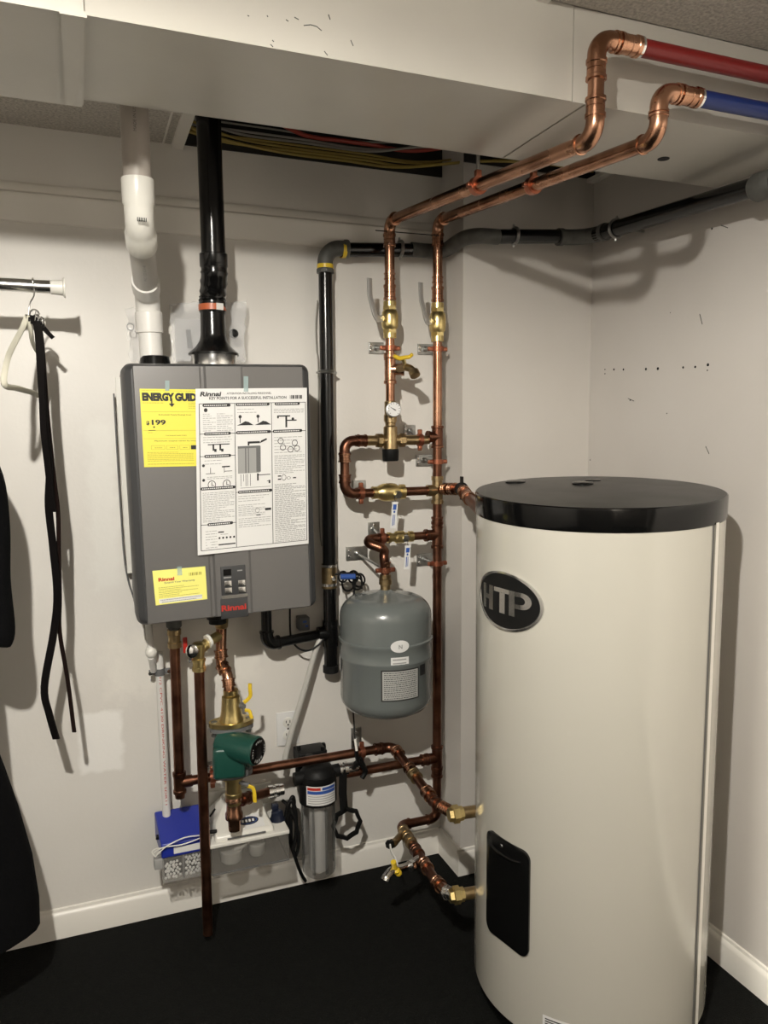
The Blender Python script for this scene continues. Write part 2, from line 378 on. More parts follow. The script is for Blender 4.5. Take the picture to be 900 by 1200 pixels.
struct('baseboard_right', profile_y(YC, YB, BP, XR), M['trim'])
for (px, py, r) in ((709, 433, 2.2), (709, 438, 2.2), (719.5, 433, 3.4), (730.6, 433, 3.4), (757, 432.5, 4), (771, 432, 4.4), (800.6, 430.6, 3.4), (814.8, 430, 3.4),
                    (829.7, 427.5, 4.2), (829, 434, 2), (738.5, 469, 2.4), (781.5, 484.5, 1.8), (691.7, 539, 2), (834.4, 268, 3), (785.6, 366.5, 1.4)):
    p = X(px, py, XR); mesh_obj('screw_hole', MB().cyl((XR-.0006, p.y, p.z), (XR+.004, p.y, p.z), r/1000, n=10), M['blackmat'], wr)
for (a, b) in (((845, 264), (853, 267)), ((736, 467), (743, 470)), ((827, 523), (831, 532)), ((820, 368), (823, 380))):
    mesh_obj('scuff_mark', MB().sweep([X(*a, XR), X(*b, XR)], 0.0011, 6), M['rubber'], wr)

# ================================================================== DUCT
du = thing('air_duct', ((XL+XR)/2, (YD0+YD1)/2, ZD), 'white painted sheet metal duct boxed in under the ceiling', 'duct')
mesh_obj('bottom_panel', merge(slab((0.03, YD1, ZD), (0.93, YD0, ZD+.004)), slab((0.935, YD1, ZD), (XR-.002, YD0, ZD+.004))), M['duct'], du)
mesh_obj('bottom_panel', slab((XL+.002, YD1+.03, ZD-.004), (0.03, YD0-.004, ZD)), M['duct'], du)
mesh_obj('front_panel', slab((0.032, YD0-.004, ZD), (0.90, YD0, ZC-.001)), M['duct'], du)
mesh_obj('front_panel', slab((0.902, YD0-.003, ZD), (XR-.002, YD0, ZC-.001)), M['duct'], du)
mesh_obj('front_panel', merge(slab((XL+.002, YD0-.008, ZD-.004), (0.0, YD0-.004, ZC-.001)), slab((XL+.002, YD0-.013, ZD-.006), (0.0, YD0-.008, ZD+.026))), M['duct'], du)
mesh_obj('back_panel', slab((XL+.002, YD1-.001, ZD), (XR-.002, YD1+.003, ZC+.49)), M['duct'], du)
sm = merge(slab((0.0, YD0-.012, ZD-.004), (0.032, YD0-.004, ZC-.001)), slab((0.0, YD1+.005, ZD-.009), (0.032, YD0-.012, ZD-.004)), slab((-0.002, YD0-.019, ZD-.011), (0.036, YD0-.012, ZD-.002)))
mesh_obj('seam_strip', sm, M['duct'], du)
mesh_obj('hole', MB().cyl((1.285, -0.80, ZD-.0012), (1.285, -0.80, ZD+.001), 0.0135), M['blackmat'], du)
for (a, b) in (((356, 30), (364, 29)), ((364, 29), (371, 31)), ((371, 31), (377, 36)), ((345, 20), (350, 23)), ((411, 47), (414, 54)), ((317, 52), (320, 55)), ((380, 60), (384, 65)),
               ((385, 17), (387, 23)), ((335, 23), (338, 25)), ((313, 18), (314, 20)), ((319, 47), (321, 49)), ((290, 18), (292, 19))):
    mesh_obj('scratch', MB().sweep([W(*a, -YD0+.0042), W(*b, -YD0+.0042)], 0.0009, 5), M['rubber'], du)

# ================================================================== CABLES IN THE CEILING BAY
cabs = [('yelcable', [(205, 147), (260, 163), (330, 183), (400, 192), (470, 196), (560, 200), (690, 196)], 0.0045),
        ('yelcable', [(205, 152), (265, 170), (340, 188), (420, 196), (480, 199), (570, 203), (690, 205)], 0.0040),
        ('yelcable', [(212, 140), (270, 160), (320, 172), (410, 184), (500, 192), (600, 196), (700, 190)], 0.0035),
        ('yelcable', [(205, 156), (262, 174), (330, 191), (410, 198), (480, 202), (560, 207), (660, 208)], 0.0033),
        ('graycable', [(212, 136), (280, 162), (350, 176), (430, 180), (500, 172), (600, 178), (690, 186)], 0.0038),
        ('graycable', [(206, 160), (270, 168), (340, 178), (430, 187), (520, 194), (600, 200), (690, 200)], 0.0036),
        ('redcable', [(330, 146), (356, 164), (385, 178), (420, 186), (470, 191), (540, 196), (640, 200)], 0.0062),
        ('graycable', [(205, 150), (300, 172), (420, 176), (560, 182), (700, 190)], 0.003)]
def spline(P, n=8):
    P = [Vector(p) for p in P]; out = []
    for i in range(len(P)-1):
        p0 = P[max(i-1, 0)]; p1 = P[i]; p2 = P[i+1]; p3 = P[min(i+2, len(P)-1)]
        for k in range(n):
            t = k/n; out.append(0.5*((2*p1)+(p2-p0)*t+(2*p0-5*p1+4*p2-p3)*t*t+(3*p1-p0-3*p2+p3)*t**3))
    return out+[P[-1]]
def zc(px, py, z): return Z(px, py, z)
clab = ['highest of the thick yellow cables sagging over the open ceiling bay', 'thick yellow cable lying against the back wall in the ceiling bay', 'thin yellow cable close behind the duct in the ceiling bay',
        'lowest thin yellow cable along the wall edge of the ceiling bay', 'grey cable dipping behind the duct in the ceiling bay', 'dull grey cable among the yellow ones in the ceiling bay',
        'red cable crossing the yellow cables in the ceiling bay', 'thin grey cable deep in the dark ceiling bay']
for i, (mn, pts, r) in enumerate(cabs):
    zz = ZC + 0.004 + r + 0.009*i
    P = [Z(px, py, zz) for px, py in pts]
    P = [Vector((min(p.x, XR-.02), min(max(p.y, YD1+.02), -0.02 if p.x < XC else YC-.02), p.z)) for p in P]
    if mn != 'redcable' and pts[0][0] < 250: P[0].x = OX0+.01
    lone({'yelcable': 'yellow_cable', 'redcable': 'red_cable', 'graycable': 'grey_cable'}[mn], MB().sweep(spline(P), r, 8), M[mn], clab[i], 'cable', 'cables in the ceiling bay')
struct('bay_shade_back', slab((OX0, -.006, ZC+.001), (XC, -.0005, ZC+.49)), M['dark'])  # black sheets added on the bay's four sides; its darkness put into their colour
struct('bay_shade_duct', slab((OX0, YD1+.0035, ZC+.0), (XR-.003, YD1+.008, ZC+.49)), M['dark'])
struct('bay_shade_side', slab((OX0-.008, YD1+.01, ZC+.03), (OX0-.001, -.008, ZC+.49)), M['dark'])
struct('bay_shade_chase', slab((XC, YC-.006, ZC+.001), (XR-.002, YC-.0005, ZC+.49)), M['dark'])
jm = MB()
for xx in (0.5, 0.95, 1.4): jm.box((xx, -0.34, 2.62), (0.04, 0.66, 0.22))
struct('trim_5', jm, mat('joist_wood', (0.10, 0.07, 0.045), 0.8))

# ================================================================== WATER HEATER
TH = radians(-1.05)
hx0, hz0, hw, hh = 0.351, 0.966, 0.478, 0.663
he = thing('tankless_water_heater', (hx0, 0, hz0), 'grey wall-mounted tankless water heater covered in taped papers', 'water heater', rot=(0, TH, 0))
HM = world_of(he)
def HL(x, y, z): return HM @ Vector((x, y, z))          # heater-local point (x from centre, z from its bottom)
def HP(px, py, d):                                     # local x, z of a pixel on the plane at depth d
    p = HM.inverted() @ W(px, py, d); return p.x, p.z
def hbox(a, b, bev=0): 
    a = Vector(a); b = Vector(b)
    return MB().box(HM @ ((a+b)/2), [abs(k) for k in (b-a)], HM.to_3x3(), bev)
w2 = hw/2
mesh_obj('body', hbox((-w2+.006, -0.215, 0.004), (w2-.006, -0.014, hh-.004), 0.012), M['heater'], he)
mesh_obj('wall_bracket', hbox((-.12, -0.014, 0.1), (.12, 0, hh-.05)), M['zinc'], he)
# front cover: a shallow dished shell (chamfered sides) with the raised front skin
def loop(w, z0, z1, r, y, n=5):
    P = []
    for (cx, cz, a0) in ((w-r, z0+r, -90), (w-r, z1-r, 0), (-w+r, z1-r, 90), (-w+r, z0+r, 180)):
        for k in range(n+1):
            a = radians(a0+90*k/n); P.append(HL(cx+r*cos(a), y, cz+r*sin(a)))
    return P
rings = [loop(w2-.004, 0.004, hh-.004, .018, -0.185), loop(w2, 0, hh, .02, -0.19), loop(w2, 0, hh, .022, -0.262), loop(w2-.006, 0.004, hh-.004, .022, -0.280), loop(w2-.020, 0.008, hh-.008, .016, -0.2885)]
mb = MB(); n = len(rings[0])
for q in rings: mb.v += q
for i in range(len(rings)-1): mb.f += [(i*n+k, i*n+(k+1) % n, (i+1)*n+(k+1) % n, (i+1)*n+k) for k in range(n)]
mb.f += [tuple(range(n)), tuple(range((len(rings)-1)*n, len(rings)*n))]
mesh_obj('cover_rim', mb, M['heaterdark'], he, sharp=30)
gx = [HP(239, 440, .29)[0], HP(286, 440, .29)[0]]
ga, gb = gx[0], gx[1]
fy = -0.2885
xs = [(-w2+.024, fy), (-w2+.026, fy-.004), (ga-.012, fy-.004), (ga-.008, fy-.0015), (ga-.001, fy-.0015), (ga+.004, fy-.008), (gb-.010, fy-.008), (gb-.004, fy-.0055), (gb+.003, fy-.0055), (gb+.009, fy-.004), (w2-.026, fy-.004), (w2-.024, fy)]
mb = MB()
for z in (0.009, hh-.009): mb.v += [HL(x, yy, z) for x, yy in xs]
n = len(xs); mb.f = [(i, i+1, i+1+n, i+n) for i in range(n-1)] + [tuple(range(n)), tuple(range(2*n-1, n-1, -1))] + [(n-1, 0, n, 2*n-1)]
mesh_obj('front_panel', mb, M['heater'], he, sharp=20)
fp = -fy+.008       # depth of the raised middle of the front
def on_front(px, py, d=fp): x, z = HP(px, py, d); return HL(x, -d, z)
HUX = (HM.to_3x3() @ Vector((1, 0, 0))); HUZ = (HM.to_3x3() @ Vector((0, 0, 1))); HN = Vector((0, -1, 0))
def front_quad(px0, py0, px1, py1, d, t, bev=0):
    a = HP(px0, py0, d); b = HP(px1, py1, d)
    return hbox((a[0], -d-t, b[1]), (b[0], -d, a[1]), bev)
cp = mesh_obj('control_panel', front_quad(258, 664, 288.5, 698, fp-.001, .004, .0012), M['heaterdark'], he)
mesh_obj('display', front_quad(261.5, 667.5, 271, 674, fp+.003, .0008), M['black'], cp)
for (bx, by) in ((263, 681), (279, 680), (263.5, 689), (279.3, 688)):
    bt = mesh_obj('button', front_quad(bx, by, bx+8.5, by+6.0, fp+.003, .002, .0007), M['steel'], cp)
mesh_obj('panel_print', merge(front_quad(278, 668, 284, 668.8, fp+.003, .0006), front_quad(262, 676.5, 271, 677.1, fp+.003, .0006)), M['grey'], cp)
mesh_obj('panel_rim', front_quad(259, 698, 290, 698.8, fp-.001, .0045), M['steel'], cp)
mesh_obj('logo_plate', front_quad(258, 702, 291, 722, fp-.001, .002, .0008), M['heaterdark'], he)
mesh_obj('logo', merge(text_mb('Rinnai', 0.0215, on_front(259.2, 716.5, fp+.0012), HUX, HUZ, .0005, fit=0.065, bold=.03)), M['red'], he)
# collars on top
def htop(x, y, z=hh): return HL(x, y, z)
ex = HP(250.5, 416, .16)[0]; ix = HP(181, 418, .16)[0]
mesh_obj('exhaust_collar', MB().lathe(htop(ex, -.16, hh-.004), (0, 0, 1), [(0, .064), (.004, .064), (.006, .0605), (.032, .0605), (.034, .062), (.037, .062), (.037, .055)], 40), M['steel'], he)
mesh_obj('intake_collar', MB().lathe(htop(ix, -.16, hh-.004), (0, 0, 1), [(0, .046), (.006, .046), (.008, .041), (.030, .036), (.032, .031), (.032, .02)], 32), M['black'], he)
mesh_obj('side_trim', hbox((-w2-.006, -0.05, 0.10), (-w2+.007, -0.03, hh-.02)), M['white'], he)

# papers taped on the front -------------------------------------------------
def paper(name, corners, d, matp, label, cat, printer, curl=0.0):
    """sheet given by its four corners on the heater front (tl, tr, br, bl)"""
    P = [on_front(px, py, d) for px, py in corners]
    tl, tr, br, bl = P
    t = thing(name, (tl+tr+br+bl)/4, label, cat)
    nx, nz = 10, 8; mb = MB()
    def S(u, v, off=0.0):
        p = tl.lerp(tr, u).lerp(bl.lerp(br, u), v)
        return p + HN*(off + curl*(max(0, v-.8)*5)**2*.5*(1-u))
    for j in range(nz+1):
        for i in range(nx+1): mb.v.append(S(i/nx, j/nz, 0.0006))
    k0 = len(mb.v)
    for j in range(nz+1):
        for i in range(nx+1): mb.v.append(S(i/nx, j/nz, 0.0003))
    q = nx+1
    for j in range(nz):
        for i in range(nx):
            a = j*q+i; mb.f.append((a, a+1, a+q+1, a+q)); a += k0; mb.f.append((a, a+q, a+q+1, a+1))
    mesh_obj('sheet', mb, matp, t)
    printer(t, S, P)
    return t
def pq(S, u0, v0, u1, v1, off=.0010):
    return MB().add([S(u0, v0, off), S(u1, v0, off), S(u1, v1, off), S(u0, v1, off)], [(0, 1, 2, 3)])
def rule(S, u0, v0, u1, v1, w=.0035, off=.0010):
    return pq(S, u0, v0-w/2 if v0 == v1 else v0, u1, v1+w/2 if v0 == v1 else v1, off) if v0 == v1 else pq(S, u0-w/2, v0, u1+w/2, v1, off)
def txt(S, body, u, v, w, h, off=.0011, bold=0.0, shear=0.0):
    """text line: left end (u, v) is the baseline, w x h fractions of the sheet"""
    o = S(u, v, off); e = S(u+w, v, off); t = S(u, v-h, off); ux = (e-o); uz = (t-o)
    return text_mb(body, uz.length/0.72, o, ux, uz, 0, fit=ux.length, bold=bold, shear=shear)
def greek(S, u0, v0, u1, v1, n, r, wv=.0035, wordy=True):
    """lines of small print too fine to read in the photograph"""
    mb = MB()
    for i in range(n):
        v = v0+(v1-v0)*i/max(n-1, 1); u = u0
        end = u1-(0 if r.random() < .6 else r.random()*(u1-u0)*.5)
        while u < end:
            l = r.uniform(.012, .045); e = min(u+l, end); mb.add(*_q(pq(S, u, v, e, v+wv))); u = e+.006
    return mb
def _q(m): return m.v, m.f
def disc(S, u, v, r, asp, n=20, w=None):
    mb = MB(); pts = [S(u+r*cos(2*pi*k/n), v+r*asp*sin(2*pi*k/n), .0011) for k in range(n)]
    if w is None: return mb.add(pts, [tuple(range(n))])
    inn = [S(u+(r-w)*cos(2*pi*k/n), v+(r-w)*asp*sin(2*pi*k/n), .0011) for k in range(n)]
    return mb.add(pts+inn, [(k, (k+1) % n, n+(k+1) % n, n+k) for k in range(n)])
def print_big(t, S, P):
    r = random.Random(2); k = merge(
        txt(S, 'ATTENTION INSTALLING PERSONNEL', .27, .036, .40, .012, bold=.01),
        txt(S, 'KEY POINTS FOR A SUCCESSFUL INSTALLATION', .115, .066, .69, .017, bold=.02),
        rule(S, .03, .090, .985, .090), rule(S, .03, .975, .985, .975), rule(S, .03, .09, .03, .975, .006), rule(S, .985, .09, .985, .975, .006),
        rule(S, .338, .09, .338, .975, .005), rule(S, .668, .09, .668, .975, .005),
        rule(S, .03, .27, .985, .27), rule(S, .03, .405, .338, .405), rule(S, .03, .60, .338, .60), rule(S, .03, .82, .338, .82), rule(S, .338, .635, .668, .635, .003))
    bars = [(.07, .10, .29), (.36, .098, .64), (.71, .098, .92), (.08, .27, .29), (.36, .268, .65), (.69, .268, .94), (.08, .405, .29), (.045, .60, .325), (.37, .635, .655), (.10, .82, .30)]
    for (a, v, b) in bars: k = merge(k, pq(S, a, v-.009, b, v+.009, .0013), disc(S, a, v, .012, .75), disc(S, b, v, .012, .75))
    # little drawings
    k = merge(k, disc(S, .085, .128, .016, .75), disc(S, .06, .46, .012, .75), disc(S, .06, .548, .012, .75))
    for cx in (.13, .26): k = merge(k, disc(S, cx, .578, .035, .75, w=.006), rule(S, cx, .562, cx, .585, .006), rule(S, cx, .583, cx+.02, .583, .004))
    k = merge(k, rule(S, .10, .335, .29, .335, .006), pq(S, .14, .335, .155, .372), pq(S, .20, .335, .215, .372), pq(S, .155, .362, .175, .380), pq(S, .215, .362, .235, .380),
              rule(S, .12, .475, .12, .51, .005), rule(S, .08, .51, .16, .51), pq(S, .22, .468, .29, .476), rule(S, .24, .476, .24, .51, .004), rule(S, .24, .50, .31, .50))
    for cx in (.43, .59):
        k = merge(k, MB().add([S(cx-.075, .225, .0011), S(cx-.03, .212, .0011), S(cx, .20, .0011), S(cx+.03, .205, .0011), S(cx+.075, .225, .0011)], [(0, 1, 2, 3, 4)]), rule(S, cx-.045, .17, cx-.045, .21, .008), disc(S, cx-.045, .172, .014, .75))
    k = merge(k, pq(S, .72, .17, .84, .178), pq(S, .795, .17, .812, .245), pq(S, .81, .198, .90, .205), disc(S, .865, .193, .012, .75), pq(S, .72, .17, .735, .188))
    # vent on the heater drawing
    k = merge(k, pq(S, .46, .325, .56, .338), MB().add([S(.56, .338, .0011), S(.57, .322, .0011), S(.62, .308, .0011), S(.625, .318, .0011)], [(0, 1, 2, 3)]), pq(S, .45, .325, .465, .35))
    for u in (.385, .41, .43, .445, .47): k = merge(k, rule(S, u, .525, u, .60 if u != .41 else .57, .004))
    k = merge(k, pq(S, .53, .525, .545, .57), rule(S, .53, .535, .65, .535, .005), rule(S, .62, .575, .65, .575), pq(S, .635, .57, .65, .59), rule(S, .38, .61, .65, .61, .002))
    k = merge(k, pq(S, .60, .745, .655, .76), pq(S, .52, .783, .56, .788), disc(S, .53, .755, .02, .75, w=.003), pq(S, .18, .868, .23, .876), pq(S, .18, .945, .33, .953))
    for i in range(5): k = merge(k, disc(S, .19+.032*i, .908, .009, .75))
    for (a, b) in ((.72, .55), (.72, .57)): k = merge(k, pq(S, a, b-.004, a+.03, b+.004))
    k = merge(k, disc(S, .775, .56, .022, .9, w=.004), disc(S, .82, .565, .018, .5, w=.004), pq(S, .86, .562, .89, .57))
    for (cx, cy) in ((.75, .33), (.88, .345), (.77, .37), (.84, .385), (.9, .38)): k = merge(k, disc(S, cx, cy, .028, .7, w=.006))
    for i in range(10): k = merge(k, pq(S, .84+.012*i, .045, .845+.012*i+.003*(i % 3), .068))
    mesh_obj('print', k, M['ink'], t)
    mesh_obj('letterhead', txt(S, 'Rinnai', .035, .045, .185, .027, bold=.035, shear=.15), M['ink'], t)
    g = merge(greek(S, .06, .15, .17, .25, 9, r), greek(S, .18, .15, .32, .25, 9, r), greek(S, .06, .29, .31, .32, 3, r), greek(S, .07, .43, .31, .45, 2, r), greek(S, .09, .53, .31, .54, 2, r),
              greek(S, .05, .625, .325, .80, 18, r), greek(S, .36, .125, .65, .145, 2, r), greek(S, .36, .66, .65, .69, 3, r), greek(S, .36, .715, .60, .78, 7, r), greek(S, .36, .80, .65, .85, 5, r),
              greek(S, .69, .13, .97, .15, 3, r), greek(S, .69, .42, .97, .53, 12, r), greek(S, .69, .60, .975, .90, 32, r, .0045), greek(S, .69, .91, .97, .965, 7, r), greek(S, .07, .86, .17, .96, 7, r), greek(S, .20, .885, .32, .89, 1, r), greek(S, .69, .305, .95, .40, 6, r))
    mesh_obj('small_print', g, M['grey'], t)
    wht = MB()
    for (a, v, b) in bars:
        u = a
        while u < b-.02: wht.add(*_q(pq(S, u, v-.003, u+.012, v+.003, .0016))); u += .017
    mesh_obj('heading_text', wht, M['paper'], t)
    d = merge(pq(S, .36, .365, .555, .52, .0012)); mesh_obj('heater_drawing', d, M['grey'], t)
    mesh_obj('drawing_shade', merge(pq(S, .525, .355, .565, .515, .0014), rule(S, .43, .355, .43, .52, .010, .0016), rule(S, .455, .355, .455, .52, .008, .0016), pq(S, .36, .352, .56, .366, .0015)), M['midgrey'], t)
def taped(t, a, b, c, d_, dep, wid=.008):
    mesh_obj('tape', MB().add([on_front(*p, dep) for p in (a, b, c, d_)], [(0, 1, 2, 3)]), M['tape'], t)
def print_energy(t, S, P):
    r = random.Random(3)
    k = merge(txt(S, 'ENERGY', .03, .145, .505, .092, bold=.07), txt(S, 'GUIDE', .545, .145, .415, .092, bold=.07),
              pq(S, .475, .12, .50, .20), MB().add([S(.44, .185, .0011), S(.535, .185, .0011), S(.4875, .23, .0011)], [(0, 1, 2)]),
              txt(S, '$', .07, .455, .05, .045, bold=.04), txt(S, '199', .13, .455, .22, .062, bold=.035), disc(S, .19, .487, .014, .8),
              txt(S, 'Estimated Yearly Energy Cost', .27, .335, .52, .016), txt(S, 'Cost Range of Similar Models', .36, .60, .34, .011),
              txt(S, 'Maximum output varies by installation', .18, .672, .80, .016), pq(S, .10, .525, .21, .532), pq(S, .76, .725, 1.0, .778))
    for i in range(6): k = merge(k, pq(S, .85, .80+.025*i, .89+.02*(i % 2), .815+.025*i))
    mesh_obj('print', k, M['ink'], t)
    g = merge(rule(S, .02, .29, .98, .29, .003), rule(S, .02, .53, .98, .53, .003), rule(S, .02, .635, .98, .635, .003))
    for (a, b) in ((.13, .34), (.37, .55), (.58, .74)):
        g = merge(g, rule(S, a, .725, b, .725, .003), rule(S, a, .775, b, .775, .003), rule(S, a, .725, a, .775, .004), rule(S, b, .725, b, .775, .004), greek(S, a+.05, .75, b-.04, .75, 1, r, .008))
    g = merge(g, greek(S, .03, .175, .46, .175, 1, r, .006), greek(S, .75, .175, .95, .24, 4, r, .005), greek(S, .06, .81, .80, .92, 7, r, .005), greek(S, .06, .96, .80, .96, 1, r, .006), greek(S, .03, .02, .97, .02, 1, r, .005), greek(S, .09, .555, .16, .555, 1, r, .005))
    mesh_obj('small_print', g, M['oliveink'], t)
def print_card(t, S, P):
    r = random.Random(5)
    mesh_obj('letterhead', txt(S, 'Rinnai', .09, .32, .30, .10, bold=.04), M['red'], t)
    k = merge(txt(S, 'Extend Your Warranty', .20, .40, .58, .05, bold=.01))
    g = MB()
    for i in range(9): g.add(*_q(pq(S, .68+.027*i, .15, .69+.027*i+.004*(i % 3), .24)))
    g = merge(g, greek(S, .08, .50, .85, .78, 7, r, .012))
    mesh_obj('print', merge(k, greek(S, .10, .865, .9, .865, 1, r, .014), greek(S, .12, .925, .9, .925, 1, r, .014)), M['midgrey'], t)
    mesh_obj('small_print', g, M['oliveink'], t)
    mesh_obj('white_strip', pq(S, .07, .835, .90, .96, .0008), M['paper'], t)
D1 = fp-.003
t1 = paper('energy_label', ((163.5, 455.5), (238, 456.5), (242, 546), (169, 547.5)), D1, M['yellow'], 'larger yellow price label on the upper left of the heater front', 'label', print_energy)
taped(t1, (193.5, 446), (198.5, 446), (198.5, 458), (193.5, 458), D1+.0016)
t2 = paper('instruction_sheet', ((229, 455.5), (359.5, 454.5), (361.5, 637), (231.5, 650.5)), fp+.003, M['paper'], 'large white printed instruction sheet taped over the heater front', 'sheet', print_big, .010)
taped(t2, (285.5, 441), (291, 441), (291, 459), (285.5, 459), fp+.0045)
t3 = paper('warranty_card', ((178.5, 669), (240.5, 663.5), (243, 702), (182.5, 709.5)), D1, M['yellow2'], 'small pale yellow card taped low on the heater front', 'card', print_card)
taped(t3, (207.5, 664), (213, 663.5), (213.5, 674), (208, 674.5), D1+.0016)

# ================================================================== VENT PIPES
zt = HL(ix, -.16, hh).z
wv = thing('white_vent_pipe', HL(ix, -.16, hh+.026), 'off-white plastic vent pipe with kinked elbows rising from the heater', 'pipe')
rv = 0.0295
q0 = HL(ix, -.16, hh+.014); q1 = Vector((q0.x-.003, -.165, W(173, 350, .165).z))
q1 = W(172.5, 348, .165); q2 = W(163.5, 262, .50); q3 = Vector((q2.x-.004, -.51, ZC+.03))
q0.x = q1.x+.006
d01 = (q1-q0).normalized(); d12 = (q2-q1).normalized(); d23 = (q3-q2).normalized()
pipe(wv, q0, q1-d01*.03, rv, M['pvc']); pipe(wv, q1+d12*.03, q2-d12*.03, rv, M['pvcgrey']); pipe(wv, q2+d23*.03, q3, rv*1.0, M['pvctan_shaded'])
def pvc_elbow(a, c, b, m, L=.055):
    d1 = (a-c).normalized(); d2 = (b-c).normalized(); P = arc(a, c, b, .05, 6)
    pts = [P[0]+d1*L, P[0]+d1*L*.93] + [P[0]+d1*.004] + P + [P[-1]+d2*.004] + [P[-1]+d2*L*.93, P[-1]+d2*L]
    e = rv*1.16; g = rv*1.05
    return mesh_obj('elbow', MB().sweep(pts, [e*.99, e, e]+[g]*len(P)+[e, e, e*.99], 28), m, wv)
pvc_elbow(q0, q1, q2, M['pvc']); e2 = pvc_elbow(q1, q2, q3, M['white'])
ps = q2+d23*.02
mesh_obj('barcode', merge(*[MB().box(ps+Vector((-.006+.0035*k, -rv*1.17, -.02)), (.0018, .002, .008)) for k in range(6)]), M['ink'], wv)
mesh_obj('red_print', merge(*[text_mb('MADE IN U.S.A.', .009, Vector((q3.x+.002, -.51-rv-.0004, 2.08)), (0, 0, 1), (-1, 0, 0), 0)]), M['midgrey'], wv)
mesh_obj('pipe_print', text_mb('PVC 1120 SCH 40', .010, (q1+q2)/2+Vector((.004, -rv*.95, -.045)), d12, Vector((-1, 0, 0)), .001), M['grey'], wv)

bv = thing('black_vent_pipe', HL(ex, -.16, hh+.03), 'glossy black exhaust pipe with an orange band above the heater', 'pipe')
r0 = HL(ex, -.16, hh+.030)
jz = W(250, 362, .16).z
mesh_obj('cone', MB().lathe(r0, (0, 0, 1), [(0, .067), (.006, .067), (.010, .062), (.022, .048), (.040, .036), (.055, .0335), (jz-r0.z-.01, .0325), (jz-r0.z-.01, .02)], 36), M['black'], bv)
b0 = Vector((r0.x, -.16, jz-.012)); b1 = W(249.5, 345, .16); b2 = W(251, 322, .19); b3 = W(243.5, 140, .24); b3 = Vector((b3.x, -.24, ZC+.25))
mesh_obj('socket', MB().lathe(b0, (b1-b0), [(0, .034), (.004, .036), (.03, .036), (.032, .033)], 32), M['black'], bv)
mesh_obj('orange_band', MB().lathe(b0+Vector((0, 0, .006)), (0, 0, 1), [(0, .0366), (.016, .0366)], 32, cap=False), M['orange'], bv)
mesh_obj('band_label', MB().box(b0+Vector((.014, -.0335, .014)), (.02, .004, .017), Matrix.Rotation(.35, 3, 'Z')), M['pvc'], bv)
mesh_obj('flexible_elbow', MB().sweep(spline([b0+Vector((0, 0, .028)), b1, b2, b2+(b3-b2).normalized()*.03]), [.034 + .0022*(i % 4 == 1) for i in range(25)], 28), M['black'], bv)
db = (b3-b2).normalized()
mesh_obj('socket', MB().lathe(b2+db*.018, db, [(0, .035), (.003, .0365), (.034, .0365), (.036, .034)], 32), M['black'], bv)
mesh_obj('pipe', MB().cyl(b2+db*.03, b3, .0312, n=32), M['black'], bv)

# plastic bag of papers on top of the heater
def crumple(P, nx, ny, amp, seed, th=.0015):
    r = random.Random(seed); tl, tr, br, bl = P; mb = MB()
    for j in range(ny+1):
        for i in range(nx+1):
            u, v = i/nx, j/ny; p = tl.lerp(tr, u).lerp(bl.lerp(br, u), v)
            mb.v.append(p+Vector((r.uniform(-1, 1)*amp*.5, -abs(r.uniform(-1, 1))*amp, r.uniform(-1, 1)*amp*.5)))
    q = nx+1; mb.f = [(j*q+i, j*q+i+1, (j+1)*q+i+1, (j+1)*q+i) for j in range(ny) for i in range(nx)]
    return mb
bag = thing('plastic_bag', W(230, 424, .05), 'clear plastic bag of papers standing on top of the heater', 'bag')
mesh_obj('film', merge(crumple([W(199, 356, .05), W(288, 354, .05), W(286, 424, .06), W(202, 424, .06)], 16, 10, .012, 3), crumple([W(199, 356, .06), W(288, 354, .06), W(286, 424, .09), W(202, 424, .09)], 14, 9, .010, 4)), M['bag'], bag, sharp=180)
mesh_obj('booklet', MB().prism([(0, 0), (.14, 0), (.14, .12), (0, .12)], W(206, 424, .048), (1, 0, 0), (0, 0, 1), (0, .004, 0)), M['bag'], bag)
mesh_obj('black_print', MB().prism([(0, 0), (.013, 0), (.009, .05), (-.004, .05)], W(220, 408, .075), (1, 0, 0), (0, 0, 1), (0, .001, 0)), M['midgrey'], bag)
mesh_obj('black_part', MB().ball(W(274, 391, .075), .014, 10, (1, .5, 1)), M['blackmat'], bag)
bg2 = thing('small_plastic_bag', W(158, 424, .05), 'small crumpled clear bag left of the white vent pipe', 'bag')
mesh_obj('film', crumple([W(147, 361, .05), W(164, 360, .05), W(170, 424, .06), W(153, 424, .06)], 5, 9, .012, 8), M['bag'], bg2, sharp=180)
mesh_obj('clip', MB().ring(W(153, 383, .06), (0, 1, 0), .009, .0015), M['grey'], bg2)

# ================================================================== CLOSET ROD, HANGER, BELTS, COAT
re = W(61, 336.5, .26); rl = Vector((XL+.002, -.26, re.z))
rod = thing('closet_rod', rl, 'chrome closet rod with a white end cap at the left edge', 'rod')
mesh_obj('tube', MB().cyl(rl, re, .0145, n=28), M['steel'], rod)
mesh_obj('inner_tube', MB().cyl(re+Vector((-.11, 0, 0)), re+Vector((-.002, 0, 0)), .0150, n=28), M['steel'], rod)
mesh_obj('end_cap', MB().lathe(re+Vector((-.004, 0, 0)), (1, 0, 0), [(0, .0145), (.001, .0165), (.018, .0175), (.027, .0185), (.030, .0235), (.033, .0235), (.033, .01)], 28), M['white'], rod)
hk = W(39, 336, .26)
hg = thing('coat_hanger', W(31, 375, .26), 'cream velvet coat hanger hooked over the closet rod', 'hanger')
top = Vector((hk.x, -.26, re.z+.0155))
P = [top+Vector((-.004, .016, -.012)), top+Vector((0, .012, -.001)), top+Vector((0, 0, .003)), top+Vector((0, -.014, -.006)), W(40, 345, .268), W(35, 356, .262), W(33, 372, .26)]
mesh_obj('hook', MB().sweep(spline(P), .0018, 8), M['steel'], hg)
